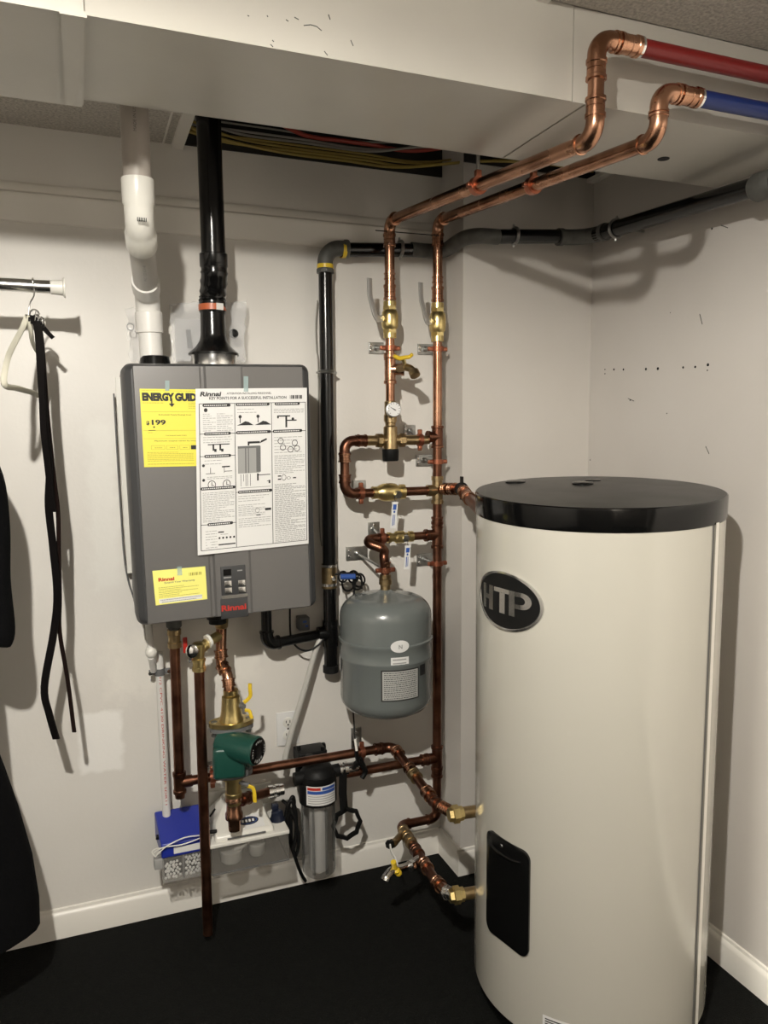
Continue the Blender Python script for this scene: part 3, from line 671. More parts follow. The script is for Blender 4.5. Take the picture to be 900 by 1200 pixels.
HP_ = [W(32, 370, .26), W(26, 385, .275), W(14, 408, .36), W(8, 424, .43), W(5, 450, .46), W(20, 455, .38), W(38, 460, .2), W(46, 463, .12), W(51, 450, .09), W(52, 435, .09), W(48, 420, .12), W(39, 404, .2), W(36, 388, .25), W(32, 370, .26)]
mesh_obj('frame', MB().sweep(spline(HP_, 5), 1.0, 12, flat=(.009, .012)), M['hanger'], hg)
def belt(label, pts, d, w, m, seed):
    P = [W(px, py, dd) for px, py, dd in pts]
    t = thing('belt', P[0], label, 'belt', 'belts on the coat hanger')
    mesh_obj('strap', MB().sweep(spline(P, 6), 1.0, 8, flat=(w, .004), up=(.8, -.6, 0)), m, t)
    mesh_obj('buckle', merge(MB().ring(P[0]+Vector((0, 0, .012)), (.6, .8, .2), .014, .0022, 16, 6), MB().sweep([P[0], P[0]+Vector((.004, 0, .026))], .0014, 6)), M['steel'], t)
    return t
belt('longest black leather belt, its tip bent left of the other', [(44, 382, .25), (46, 400, .25), (50, 467, .25), (54, 513, .25), (58, 553, .25), (57, 593, .25), (62, 640, .25), (67, 697, .25), (63, 741, .25), (52, 805, .25), (58, 838, .25), (66, 866, .25)], .25, .020, M['leather'], 1)
belt('narrow black belt with the tip hanging right of the other', [(47, 384, .24), (50, 410, .24), (54, 467, .24), (59, 520, .24), (64, 565, .24), (68, 600, .24), (69, 653, .24), (70, 700, .24), (70, 741, .24), (79, 795, .24), (87, 858, .24)], .24, .010, M['brownlea'], 2)
belt('short doubled black belt bundled directly under the hanger hook', [(41, 376, .26), (47, 395, .262), (49, 440, .262), (51, 500, .262), (57, 555, .262), (62, 600, .262)], .26, .017, M['leather'], 3)
mbb = MB(); rr = random.Random(9)
for k in range(3):
    a = W(30+3*k, 371+3*k, .265); b = W(52+3*k, 386+3*k, .235); mbb.sweep(spline([a, (a+b)/2+Vector((0, 0, .010)), b, b+Vector((.008, 0, -.008))]), 1.0, 8, flat=(.010, .003))
lone('belt_loops', mbb, M['leather'], 'tangle of black belt ends looped over the hanger neck', 'belt')

# black coat at the left edge
ct = thing('coat', Vector((-.42, -.33, .24)), 'black coat hanging at the left edge of the frame', 'coat')
def coat_body():
    mb = MB(); n = 28; rows = []
    def lim(px, py): p = W(px, py, .33); return p.z, -.42, p.x+.42, .12
    prof = [(1.66, -.42, .03, .03), (1.645, -.42, .07, .06), (1.60, -.42, .15, .085), (1.52, -.42, .19, .10), (1.35, -.42, .195, .115), (1.15, -.42, .185, .115), (.98, -.42, .19, .115),
            lim(-6, 870), lim(8, 905), lim(22, 945), lim(38, 1000), lim(46, 1050), lim(47, 1082)]
    for (z, cx, rx, ry) in prof:
        for k in range(n):
            a = 2*pi*k/n; f = 1+.06*sin(5*a)*(1 if z < .7 else .3); mb.v.append(Vector((cx+rx*cos(a)*(f if cos(a) < .7 else 1), -.33+ry*sin(a)*f, z)))
    m = len(prof); mb.f = [(i*n+k, i*n+(k+1) % n, (i+1)*n+(k+1) % n, (i+1)*n+k) for i in range(m-1) for k in range(n)] + [tuple(range(n)), tuple(range((m-1)*n, m*n))]
    return mb
mesh_obj('coat_body', coat_body(), M['cloth'], ct, sharp=60)
sl = [Vector((-.30, -.33, 1.55)), Vector((-.255, -.34, 1.42)), W(-26, 565, .36), W(-17, 620, .37), W(-14, 680, .38), W(-6, 738, .38), W(-8, 752, .38)]
mesh_obj('sleeve', MB().sweep(spline(sl, 5), [.062-.0008*k for k in range(31)], 18), M['cloth'], ct, sharp=60)
sl2 = [Vector((-.54, -.33, 1.55)), Vector((-.60, -.34, 1.42)), Vector((-.64, -.36, 1.2)), Vector((-.65, -.38, .97))]
mesh_obj('sleeve', MB().sweep(spline(sl2, 6), [.060-.0008*k for k in range(19)], 18), M['cloth'], ct, sharp=60)
mesh_obj('collar', MB().ring(Vector((-.42, -.34, 1.65)), (0, -.25, 1), .055, .018, 24, 10), M['cloth'], ct)
hg2 = lone('coat_hanger', merge(MB().sweep(spline([Vector((-.42, -.245, re.z-.004)), Vector((-.42, -.26, re.z+.017)), Vector((-.42, -.275, re.z-.004)), Vector((-.42, -.28, 1.76)), Vector((-.42, -.33, 1.66))]), .002, 8)), M['steel'], 'wire hook carrying the black coat outside the left edge', 'hanger')

# ================================================================== BLACK DRAIN PIPE
dp = thing('drain_pipe', W(386, 792, .05), 'black plastic drain pipe down the wall right of the heater', 'pipe')
rd = .0205
A0 = W(386, 786, .052); A1 = W(382.5, 291, .052); A1.x = (A0.x+A1.x)/2; A0.x = A1.x
zdr = A1.z
C1 = W(512, 294, .055); C1 = Vector((1.02, -.055, W(500, 294, .055).z)); C2 = Vector((1.085, -.25, W(545, 274, .25).z)); C3 = Vector((XR-.10, -.25, W(690, 279, .25).z)); C4 = Vector((XR-.10, -1.9, X(900, 217, XR-.10).z+(-1.9-X(900, 217, XR-.10).y)*0))
e4 = X(895, 216, XR-.10); C3.x = XR-.10; slope = (e4.z-C3.z)/(e4.y-C3.y); C4 = Vector((XR-.10, -1.7, C3.z+slope*(-1.7-C3.y)))
C1.x = 1.0; C2.x = 1.075
pipe(dp, A0, A1-Vector((0, 0, .05)), rd, M['black'])
elbow(dp, A0, A1, C1, rd, M['rubber'], R=.045, grow=1.12, sock=.03)
for (p, ax) in ((A1-Vector((0, 0, .052)), (0, 0, 1)), (A1+Vector((.058, 0, 0)), (1, 0, 0))):
    mesh_obj('yellow_sticker', MB().lathe(Vector(p)-Vector(ax)*.007, ax, [(0, rd*1.2), (.012, rd*1.2)], 20, cap=False), M['yel'], dp)
pipe(dp, A1+Vector((.05, 0, 0)), C1, rd, M['black'])
mesh_obj('elbow', MB().sweep(spline([C1-Vector((.03, 0, 0)), C1+Vector((.025, 0, 0)), Vector((1.058, -.062, C1.z)), Vector((1.0725, -.095, C1.z)), Vector((1.0735, -.15, (C1.z+C2.z)/2)), Vector((1.078, -.205, C2.z)), Vector((1.105, -.243, C2.z)), C2+Vector((.09, 0, 0))], 6), rd*1.08, 18), M['rubber'], dp)
pipe(dp, C2+Vector((.07, 0, 0)), C3-Vector((.05, 0, 0)), rd, M['black'])
elbow(dp, C2, C3, C4, rd, M['rubber'], R=.06, grow=1.12, sock=.04)
pipe(dp, C3+(C4-C3).normalized()*.06, C4, rd*1.12, M['black'])
mesh_obj('coupling', MB().lathe(X(884, 221, XR-.10), C4-C3, [(0, .027), (.01, .032), (.05, .032), (.06, .027)], 24), M['rubber'], dp)
mesh_obj('rubber_coupling', MB().lathe(W(386, 689, .052)*1, (0, 0, 1), [(0, .0215), (.001, .0235), (.07, .0235), (.071, .0215)], 24), M['bronze'], dp)
for py in (686, 664): mesh_obj('band_clamp', MB().lathe(Vector((A0.x, -.052, W(386, py, .052).z)), (0, 0, 1), [(0, .0245), (.008, .0245)], 24, cap=False), M['steel'], dp)
mesh_obj('clamp_screw', MB().cyl(Vector((A0.x+.004, -.074, W(386, 676, .052).z)), Vector((A0.x+.004, -.084, W(386, 676, .052).z)), .007), M['steel'], dp)
mesh_obj('end_cap', MB().lathe(Vector((A0.x, -.052, A0.z-.006)), (0, 0, 1), [(0, .020), (.002, .0245), (.022, .0245), (.024, .021)], 24), M['blackmat'], dp)
tz = W(386, 742, .052).z
mesh_obj('tee', merge(MB().lathe(Vector((A0.x, -.052, tz-.04)), (0, 0, 1), [(0, .0245), (.08, .0245)], 24), MB().lathe(Vector((A0.x, -.052, tz)), (-1, 0, 0), [(0, .0235), (.04, .0235)], 20)), M['black'], dp)
k1 = HL(HP(313, 735, .10)[0], -.10, .006); k2 = Vector((k1.x, -.075, tz)); 
pipe(dp, k1, Vector((k1.x, -.10, tz+.02)), .0155, M['black'])
elbow(dp, k1, Vector((k1.x, -.10, tz)), Vector((A0.x, -.052, tz)), .0155, M['black'], R=.026, grow=1.25, sock=.014)
pipe(dp, Vector((k1.x+.03, -.095, tz)), Vector((A0.x-.03, -.055, tz)), .0155, M['black'])
def pclamp(c, ax, r, label, wall):
    ax = Vector(ax).normalized(); t = thing('pipe_clamp', c, label, 'clamp', 'steel clamps on the drain pipe')
    mesh_obj('band', merge(MB().ring(c, ax, r+.003, .003, 24, 6), MB().ring(Vector(c)+ax*.005, ax, r+.003, .003, 24, 6)), M['zinc'], t)
    p = Vector(c); mesh_obj('rod', MB().cyl(p+(Vector(wall)-p).normalized()*r, wall, .004, n=8), M['zinc'], t)
    side = (Vector(wall)-p).cross(ax).normalized()
    for s_ in (1, -1): mesh_obj('bolt', MB().cyl(p+side*s_*(r+.002), p+side*s_*(r+.012), .0035, n=8), M['zinc'], t)
zz = W(384, 437, .052).z; pclamp(Vector((A0.x, -.052, zz)), (0, 0, 1), rd, 'steel clamp on the vertical drain pipe beside the heater top', Vector((A0.x, -.001, zz)))
p = Vector((W(468, 290, .055).x, -.055, C1.z)); pclamp(p, (1, 0, 0), rd, 'steel clamp on the drain pipe between the two copper risers', Vector((p.x, -.001, p.z)))
xx = W(602, 275, .25).x; f = (xx-C2.x)/(C3.x-C2.x); p = Vector((xx, -.25, C2.z+(C3.z-C2.z)*f)); pclamp(p, (1, 0, 0), rd, 'steel clamp on the drain pipe across the wall chase', Vector((p.x, YC-.001, p.z)))
p = X(722, 266, XR-.10); p.z = C3.z+slope*(p.y-C3.y); pclamp(p, (C4-C3), rd*1.12, 'steel clamp on the drain pipe near the inner corner of the right wall', Vector((XR-.001, p.y, p.z)))

# ================================================================== COPPER PIPEWORK
RP = .0150; DR = .12
XA, XB = 0.873, 1.030                                   # the two risers
def A(py): return Vector((XA, -DR, W(457, py, DR).z))
def Bp(py): return Vector((XB, -DR, W(513, py, DR).z))
CU, CO = M['copper'], M['copper_old']
def far_line(root, X0, ptop, low, up, end, pm, plab):
    """riser top -> towards the room under the duct -> up its face -> turns right into plastic pipe"""
    L = W(*low, 1.06); U = Vector((L.x, -1.06, W(*up, 1.06).z)); L.y = -1.06; E = Vector((L.x+.085, -1.06, U.z))
    T = Vector((X0, -DR, W(ptop[0], ptop[1], DR).z))
    return T, L, U, E
TA, LA, UA, EA = far_line(None, XA, (457, 259), (697, 163), (701, 45), None, None, None)
TB, LB, UB, EB = far_line(None, XB, (513, 259), (771, 163), (777, 107), None, None, None)
hot = thing('hot_water_pipe', A(420), 'left copper riser running up under the duct to the red pipe', 'pipe', 'copper pipe runs')
cold = thing('cold_water_pipe', Bp(700), 'right long copper riser from the floor up to the blue pipe', 'pipe', 'copper pipe runs')
vA0, vB0 = A(352), Bp(356)
run(hot, [vA0, TA, LA, UA, EA], RP, CU, R=.030)
run(cold, [vB0, TB, LB, UB, EB], RP, CU, R=.030)
for r_, T, L, U, E in ((hot, TA, LA, UA, EA), (cold, TB, LB, UB, EB)):
    coupling(r_, T-Vector((0, 0, .055)), (0, 0, 1), RP, CU, .036)
    if U.z-L.z > .12:
        coupling(r_, L+Vector((0, 0, .055)), (0, 0, 1), RP, CU, .034); coupling(r_, U-Vector((0, 0, .055)), (0, 0, 1), RP, CU, .034)
    coupling(r_, E-Vector((.016, 0, 0)), (1, 0, 0), RP, CU, .045)
    mesh_obj('adapter', MB().lathe(E+Vector((-.002, 0, 0)), (1, 0, 0), [(0, .0165), (.002, .0185), (.014, .0185), (.016, .0165)], 20), M['steel'], r_)
coupling(hot, A(343), (0, 0, 1), RP, CU, .044); coupling(cold, Bp(345), (0, 0, 1), RP, CU, .044)
coupling(hot, A(324), (0, 0, 1), RP, CU, .018, g=1.05); coupling(cold, Bp(328), (0, 0, 1), RP, CU, .018, g=1.05)
rp = lone('red_pipe', MB().sweep([EA+Vector((.010, 0, 0)), EA+Vector((.8, 0, 0.0))], .0158, 20), M['redpipe'], 'red plastic pipe running right along the duct face', 'pipe')
bp_ = lone('blue_pipe', MB().sweep([EB+Vector((.010, 0, 0)), EB+Vector((.72, 0, 0.0))], .0158, 20), M['bluepipe'], 'blue plastic pipe running right along the duct face', 'pipe')
# wire strung between the risers
lone('thin_wire', MB().sweep([W(440, 270, .13), W(514, 276, .137)], .0016, 6), M['blackmat'], 'thin dark wire between the tops of the two copper risers', 'wire')

def ball_valve(c, ax, L, r, m, label, lever=None, lm=None, lrad=.0045, cat='valve', group='brass ball valves', name='ball_valve', hexr=1.45):
    ax = Vector(ax).normalized(); c = Vector(c); t = thing(name, c, label, cat, group)
    pr = [(0, r*.95), (0, r*1.3), (.14*L, r*1.3), (.15*L, r*1.12), (.2*L, r*1.12), (.28*L, r*1.55), (.38*L, r*1.7), (.5*L, r*1.72), (.62*L, r*1.7), (.72*L, r*1.55), (.8*L, r*1.12), (.85*L, r*1.12), (.86*L, r*1.3), (L, r*1.3), (L, r*.95)]
    mesh_obj('body', MB().lathe(c-ax*L/2, ax, pr, 28), m, t)
    for q_ in (-.36, .27): mesh_obj('hex_collar', MB().lathe(c+ax*L*q_, ax, [(0, r*hexr), (.10*L, r*hexr)], 6), m, t, sharp=20)
    if lever:
        d, tip = Vector(lever[0]).normalized(), lever[1]
        s = c+d*(r*1.6); e = c+d*(r*2.5)
        mesh_obj('stem', merge(MB().cyl(s, e, r*.5, n=12), MB().lathe(e, d, [(0, r*.62), (.006, r*.62)], 6)), lm[1] if isinstance(lm, tuple) else m, t)
        pts = [e+d*.002] + [Vector(q) for q in tip]
        mesh_obj('handle', MB().sweep(spline(pts, 4), 1.0, 12, flat=(lrad*3.2, lrad)), lm[0] if isinstance(lm, tuple) else lm, t)
    return t
ball_valve(A(375), (0, 0, 1), A(354).z-A(397).z, .0148, M['brass'], 'brass valve on the left copper riser with its long steel lever up', ((-.8, -.6, 0), [W(441, 372, .165), W(436, 356, .17), W(433.5, 345, .17), W(433, 326, .17)]), M['lever'], lrad=.006)
ball_valve(Bp(378), (0, 0, 1), Bp(356).z-Bp(401).z, .0148, M['brass'], 'brass valve on the right copper riser with its long steel lever up', ((-.8, -.6, 0), [W(500, 376, .165), W(496, 360, .17), W(493.5, 350, .17), W(493, 331, .17)]), M['lever'], lrad=.006)

# left riser below its valve
hot2 = thing('hot_water_riser', A(430), 'short copper riser between the left brass valve and the dial gauge', 'pipe', 'copper pipe runs')
pipe(hot2, A(397), A(478), RP*.92, CU)
coupling(hot2, A(418), (0, 0, 1), RP, CU, .02)
tee(hot2, A(433), (0, 0, 1), (.9, -.4, 0), RP, CU, .085)
mesh_obj('adapter', MB().lathe(A(470), (0, 0, -1), [(0, .016), (.002, .018), (.04, .018), (.042, .02), (.06, .02)], 20), M['bronze'], hot2)
hb = thing('hose_bib', A(433)+Vector((.03, -.02, 0)), 'small hose tap with a yellow tee handle on the left riser', 'tap')
bc = W(467, 432, .16)
mesh_obj('body', merge(MB().cyl(bc, W(476, 430, .20), .011, n=16), MB().sweep(spline([W(474, 430, .19), W(481, 432, .21), W(485, 437, .22), W(486, 440, .222)]), .011, 14), MB().lathe(W(484, 434, .215), W(487, 441, .228)-W(484, 434, .215), [(0, .011), (.004, .0155), (.02, .0155), (.021, .011)], 14)), M['bronze'], hb)
mesh_obj('stem', MB().cyl(W(475, 430, .195), W(473, 421, .20), .006, n=10), M['brass'], hb)
mesh_obj('handle', merge(MB().sweep(spline([W(462, 417, .21), W(468, 420, .205), W(474, 419, .203), W(480, 418, .203), W(483, 415, .21)]), [.005, .005, .0055, .006]+[.0065]*10+[.006]*11+[.0052]*8, 12)), M['yel'], hb)

# mixing valve with gauge
mv = thing('mixing_valve', A(516), 'bronze mixing valve with a black cap under the dial gauge', 'valve')
vc = A(516)
mesh_obj('body', merge(MB().lathe(A(488), (0, 0, -1), [(0, .015), (0, .0185), (.018, .0185), (.02, .016), (.028, .016), (.032, .021), (A(488).z-A(528).z, .023)], 24)), M['bronze'], mv)
mesh_obj('cap', MB().lathe(A(526), (0, 0, -1), [(0, .0235), (.002, .0255), (.034, .0245), (.037, .022)], 24), M['blackmat'], mv)
for s in (-1, 1):
    mesh_obj('union_nut', merge(MB().lathe(vc+Vector((s*.026, 0, .0)), (s, 0, 0), [(0, .0185), (.004, .022), (.018, .022), (.022, .017)], 8), MB().cyl(vc+Vector((s*.01, 0, 0)), vc+Vector((s*.03, 0, 0)), .017)), M['bronze'], mv, sharp=20)
    mesh_obj('tailpiece', MB().cyl(vc+Vector((s*.045, 0, 0)), vc+Vector((s*.085, 0, 0)), .0155), M['bronze'], mv)
gg = thing('pressure_gauge', A(481)+Vector((.005, -.04, 0)), 'round white dial gauge on the left copper riser', 'gauge')
gc = W(461, 480, .16); gax = (EYE-gc).normalized(); gax = (gax+Vector((.25, 0, .1))).normalized()
mesh_obj('case', MB().lathe(gc-gax*.010, gax, [(0, .018), (.002, .0225), (.016, .0225), (.017, .0205)], 32), M['zinc'], gg)
mesh_obj('dial', MB().lathe(gc+gax*.0065, gax, [(0, .0205), (.0008, .0205)], 32), M['paper'], gg)
gr = gax.cross(Vector((0, 0, 1))).normalized()*-1; gr = Vector((0, 0, 1)).cross(gax).normalized(); gu = gax.cross(gr)
mk = MB()
for k in range(11):
    a = radians(225-27*k); d = gr*cos(a)+gu*sin(a); pp = gax.cross(d); q = gc+gax*.0078
    mk.add([q+d*.015+pp*.0006, q+d*.019+pp*.0006, q+d*.019-pp*.0006, q+d*.015-pp*.0006], [(0, 1, 2, 3)])
d = (gr*-.85+gu*.5).normalized(); pp = gax.cross(d); q = gc+gax*.0082
mk.add([q+d*.016, q+pp*.0018-d*.004, q-d*.008, q-pp*.0018-d*.004], [(0, 1, 2, 3)])
mesh_obj('needle', mk, M['ink'], gg)
mesh_obj('stem', MB().cyl(A(481), gc-gax*.008, .008, n=12), M['brass'], gg)

# loop left of the mixing valve: elbow, drop, elbow, check valve, cross
lp = thing('copper_loop', A(545)+Vector((-.13, 0, 0)), 'copper loop bending out left of the mixing valve', 'pipe', 'copper pipe runs')
zT = vc.z; zB = W(450, 577, DR).z; xl = W(404, 545, DR).x
run(lp, [vc+Vector((-.08, 0, 0)), Vector((xl, -DR, zT)), Vector((xl, -DR, zB)), Vector((W(440, 577, DR).x, -DR, zB))], RP*.92, CO, R=.028)
coupling(lp, Vector((xl+.055, -DR, zT)), (1, 0, 0), RP, CO, .026); coupling(lp, Vector((xl, -DR, zT-.05)), (0, 0, 1), RP, CU, .026)
coupling(lp, Vector((xl, -DR, zB+.045)), (0, 0, 1), RP, CO, .026)
pipe(lp, Vector((W(466, 577, DR).x, -DR, zB)), Vector((XB-.03, -DR, zB)), RP*.92, CO)
pipe(lp, vc+Vector((.08, 0, 0)), Vector((XB-.03, -DR, zT)), RP*.92, M['bronze'])
cx1 = W(455, 577, DR).x
ck = thing('check_valve', (cx1, -DR, zB), 'fat brass check valve on the upper cross pipe with a hanging tag', 'valve', 'brass check valves')
mesh_obj('body', MB().lathe(Vector((cx1-.052, -DR, zB)), (1, 0, 0), [(0, .016), (.0, .019), (.012, .019), (.014, .017), (.022, .022), (.035, .027), (.058, .028), (.075, .026), (.083, .020), (.088, .020), (.09, .023), (.104, .023), (.104, .016)], 28), M['brass'], ck)
mesh_obj('plug', MB().lathe(Vector((cx1+.018, -DR-.02, zB-.004)), (.2, -1, -.2), [(0, .012), (.016, .012)], 6), M['zinc'], ck)
def tagx(c0, c1, d, label):
    a = W(*c0, d); b = W(*c1, d); t = thing('hanging_tag', a, label, 'tag', 'tags hanging from the check valves')
    ax = (b-a).normalized(); sd = Vector((1, -.2, 0)).normalized()
    P = [a+sd*-.009, a+sd*.009, b+sd*.009, b-sd*.009]; n = Vector((-.2, -1, 0)).normalized()*.0012
    mesh_obj('card', MB().add(P+[p+n for p in P], [(0, 1, 2, 3), (4, 5, 6, 7), (0, 1, 5, 4), (1, 2, 6, 5), (2, 3, 7, 6), (3, 0, 4, 7)]), M['paper'], t)
    L = (b-a).length; pr = MB()
    for (u0, u1, v0, v1) in ((.2, .8, .10, .30), (.35, .65, .34, .42), (.3, .45, .48, .9), (.58, .68, .48, .88)):
        f = lambda u, v: a+sd*(-.009+.018*u)+ax*L*v+n*1.3
        pr.add([f(u0, v0), f(u1, v0), f(u1, v1), f(u0, v1)], [(0, 1, 2, 3)])
    mesh_obj('print', pr, M['bluetag'], t)
    mesh_obj('string', MB().sweep([a+Vector((0, .01, .024)), a+n], .001, 6), M['ink'], t)
tagx((463, 588), (460.5, 619), .15, 'longer blue and white tag hanging from the upper check valve')

# right riser, top to floor
pipe(cold, Bp(401), Bp(505), RP*.95, CU); 
tee(cold, Bp(512), (0, 0, 1), (-1, 0, 0), RP, CO, Bp(500).z-Bp(526).z)
pipe(cold, Bp(520), Bp(560), RP*.95, CO)
mesh_obj('brass_tee', merge(MB().lathe(Bp(558), (0, 0, -1), [(0, .015), (0, .019), (.012, .019), (.013, .0165), (Bp(558).z-Bp(590).z-.013, .0165), (Bp(558).z-Bp(590).z-.012, .019), (Bp(558).z-Bp(590).z, .019), (Bp(558).z-Bp(590).z, .015)], 20), MB().cyl(Vector((XB, -DR, zB)), Vector((XB-.035, -DR, zB)), .018)), M['bronze'], cold)
pipe(cold, Bp(588), Bp(945), RP*.95, CO)
coupling(cold, Bp(612), (0, 0, 1), RP, CO, .035)
zS = W(490, 628, DR).z
tee(cold, Vector((XB, -DR, zS)), (0, 0, 1), (-1, 0, 0), RP, CO, .085)
# small branch to the expansion tank
xt, yt = 0.826, -0.19
br = thing('branch_pipe', (xt+.05, -DR, zS), 'short bent copper branch above the grey expansion tank', 'pipe', 'copper pipe runs')
xe = W(432, 632, DR).x
pipe(br, Vector((XB-.03, -DR, zS)), Vector((W(478, 628, DR).x, -DR, zS)), .0125, CO)
pipe(br, Vector((W(460, 628, DR).x, -DR, zS)), Vector((xe+.03, -DR, zS)), .0125, CO)
zN = W(451, 680, .19).z
mesh_obj('elbow', MB().sweep(spline([Vector((xe+.035, -DR, zS)), Vector((xe+.004, -DR, zS-.002)), Vector((xe-.004, -DR-.02, zS-.012)), Vector((xe+.03, -.165, zS-.028)), Vector((xt-.004, -.19, zS-.045)), Vector((xt, yt, zS-.085))], 6), .0145, 16), CO, br)
coupling(br, Vector((xt, yt, zS-.075)), (0, 0, 1), .0135, CU, .03); coupling(br, Vector((xe+.04, -DR, zS)), (1, 0, 0), .013, CO, .02)
pipe(br, Vector((xt, yt, zS-.06)), Vector((xt, yt, zN)), .0125, CO)
mesh_obj('adapter', MB().lathe(Vector((xt, yt, zN+.018)), (0, 0, -1), [(0, .013), (0, .017), (.012, .017), (.014, .019), (.03, .019), (.032, .015), (.075, .015)], 20), M['bronze'], br)
cx2 = W(469, 628, DR).x
ck2 = thing('check_valve', (cx2, -DR, zS), 'small brass valve above the grey expansion tank', 'valve', 'brass check valves')
mesh_obj('body', MB().lathe(Vector((cx2-.042, -DR, zS)), (1, 0, 0), [(0, .0125), (0, .0165), (.010, .0165), (.012, .0135), (.022, .0135), (.028, .019), (.052, .019), (.058, .0135), (.068, .0135), (.07, .0165), (.084, .0165), (.084, .012)], 22), M['brass'], ck2)
mesh_obj('cap', MB().lathe(Vector((cx2+.01, -DR-.01, zS)), (.1, -1, -.25), [(0, .011), (.014, .011), (.015, .008)], 6), M['zinc'], ck2)
tagx((478, 639), (476.5, 667), .15, 'shorter blue and white tag hanging from the small brass valve')

# upper tank connection
P0 = Vector((XB+.015, -DR, zB)); P1 = Vector((XB+.045, -.20, zB)); 
tc = thing('tank_supply_pipe', P0, 'copper pipe from the right riser into the top side of the tank', 'pipe', 'copper pipe runs')
ptk = Vector((0.925, -.585, W(556, 592, .585).z))
S1 = W(524, 573, .16); S2 = W(541, 573, .26); S3 = W(553, 588, .45); S3b = W(563, 603, .60); S3b.z = S3.z-.02
mesh_obj('pipe', MB().sweep(spline([Vector((XB, -DR, zB)), S1, S2, S3, Vector((0.945, -.56, S3.z-.015))], 6), .0145, 16), CO, tc)
for (c, d) in ((S1, S2-S1), (S1.lerp(S2, .45), S2-S1), (S2.lerp(S3, .3), S3-S2), (S2.lerp(S3, .75), S3-S2)): coupling(tc, c, d, .015, CU, .03)
dv = (S3-S2).normalized()
mesh_obj('bell_hanger', merge(MB().ring(S2, dv, .0165, .004, 20, 6), MB().box(S2+Vector((0, 0, .026)), (.006, .012, .022)), MB().box(S2-Vector((0, 0, .024)), (.006, .012, .016))), M['blackmat'], tc)

# bottom: cold riser to the lower port, return line to the upper port
zt1 = W(500, 890, DR).z
zl = W(475, 966, DR).z
tee(cold, Vector((XB, -DR, zt1)), (0, 0, 1), (-1, 0, 0), RP, CO, .08)
coupling(cold, Bp(904), (0, 0, 1), RP, CO, .034)
lowx = W(469, 968, DR).x
U2 = Vector((0.905, -.63, W(557, 1052, .63).z)); 
ld = thing('tank_feed_pipe', Vector((lowx, -.15, zl)), 'lowest copper and brass pipe bending from the corner into the tank bottom', 'pipe', 'copper pipe runs')
bot = Vector((XB, -DR, zl)); g1 = Vector((lowx, -DR, zl)); zq = W(541, 1049, .60).z
g2 = W(512, 1034, .50); g2 = Vector((lowx-.005, -.50, zl-.01)); 
g2 = W(510, 1032, .47); g3 = W(524, 1046, .55); g4 = W(535, 1049, .58); g5 = W(566, 1056, .66)
run(ld, [Bp(930), bot, g1, g2], RP*.92, CO, R=.026)
mesh_obj('bend', MB().sweep(spline([g2, g2.lerp(g3, .6), g3, g4], 6), RP, 16), CU, ld)
dd = (g2-g1).normalized()
for f, mm in ((.16, M['bronze']), (.30, M['bronze']), (.52, CO), (.76, CU)): coupling(ld, g1.lerp(g2, f), dd, RP, mm, .04)
mesh_obj('bronze_sleeve', MB().cyl(g1.lerp(g2, .1), g1.lerp(g2, .4), .0175), M['bronze'], ld)
coupling(ld, g2.lerp(g3, .3), g3-g2, RP, CU, .03); coupling(ld, g3.lerp(g4, .3), g4-g3, RP, M['steel'], .03)
def union(root, c, ax, label):
    ax = Vector(ax).normalized(); t = thing('union_fitting', c, label, 'fitting', 'brass unions at the tank')
    mesh_obj('hex_nut', MB().lathe(c-ax*.010, ax, [(0, .019), (.002, .0235), (.018, .0235), (.020, .019)], 6), M['brass'], t, sharp=20)
    mesh_obj('tail_nut', MB().lathe(c+ax*.010, ax, [(0, .0185), (.010, .0185)], 6), M['brass'], t, sharp=20)
    mesh_obj('tail_nut', MB().lathe(c-ax*.020, ax, [(0, .017), (.011, .019)], 6), M['brass'], t, sharp=20)
    mesh_obj('nipple', MB().lathe(c+ax*.018, ax, [(0, .0155), (.052, .0155)], 20), M['bronze'], t)
    return t
union(None, g4, Vector((.30, -.04, 0)) , 'brass union at the lowest tank port near the floor')
# return line
zr = W(430, 880, .15).z
rtx = W(461, 877, .15).x
h1 = Vector((rtx, -.15, zr)); h2 = W(510, 941, .47); h3 = W(534, 954, .57)
rt = thing('tank_return_pipe', h1, 'copper pipe crossing under the expansion tank then slanting into the tank', 'pipe', 'copper pipe runs')
hL = Vector((W(213, 920, .15).x, -.15, W(213, 922, .15).z)); hL.z = zr
run(rt, [hL, h1, h2, h3], RP*.9, CO, R=.026)
for f in (.12, .45, .55, .85): coupling(rt, h1.lerp(h2, f), h2-h1, RP, CU if f != .55 else M['bronze'], .03)
coupling(rt, h1-Vector((.05, 0, 0)), (1, 0, 0), RP, CO, .024)
rb = MB(); dr = (h3-h2).normalized()
for k in range(6): rb.ring(h2+dr*(.035+.009*k), dr, .0135, .003, 16, 6)
mesh_obj('ribbed_coupling', rb, CU, rt)
union(None, h3, (.30, -.03, 0), 'brass union at the upper of the two tank side ports')
# supply line through the filter to the riser
yF = .13
zf = W(400, 908, yF).z
sl_ = thing('filter_line_pipe', Vector((W(440, 900, DR).x, -DR, zt1)), 'copper pipe from the filter to the right riser near the floor', 'pipe', 'copper pipe runs')
fR = Vector((W(402, 908, DR).x, -DR, zt1)); pipe(sl_, Vector((XB-.03, -DR, zt1)), fR, RP*.92, CO); coupling(sl_, Vector((XB-.045, -DR, zt1)), (1, 0, 0), RP, CO, .02)
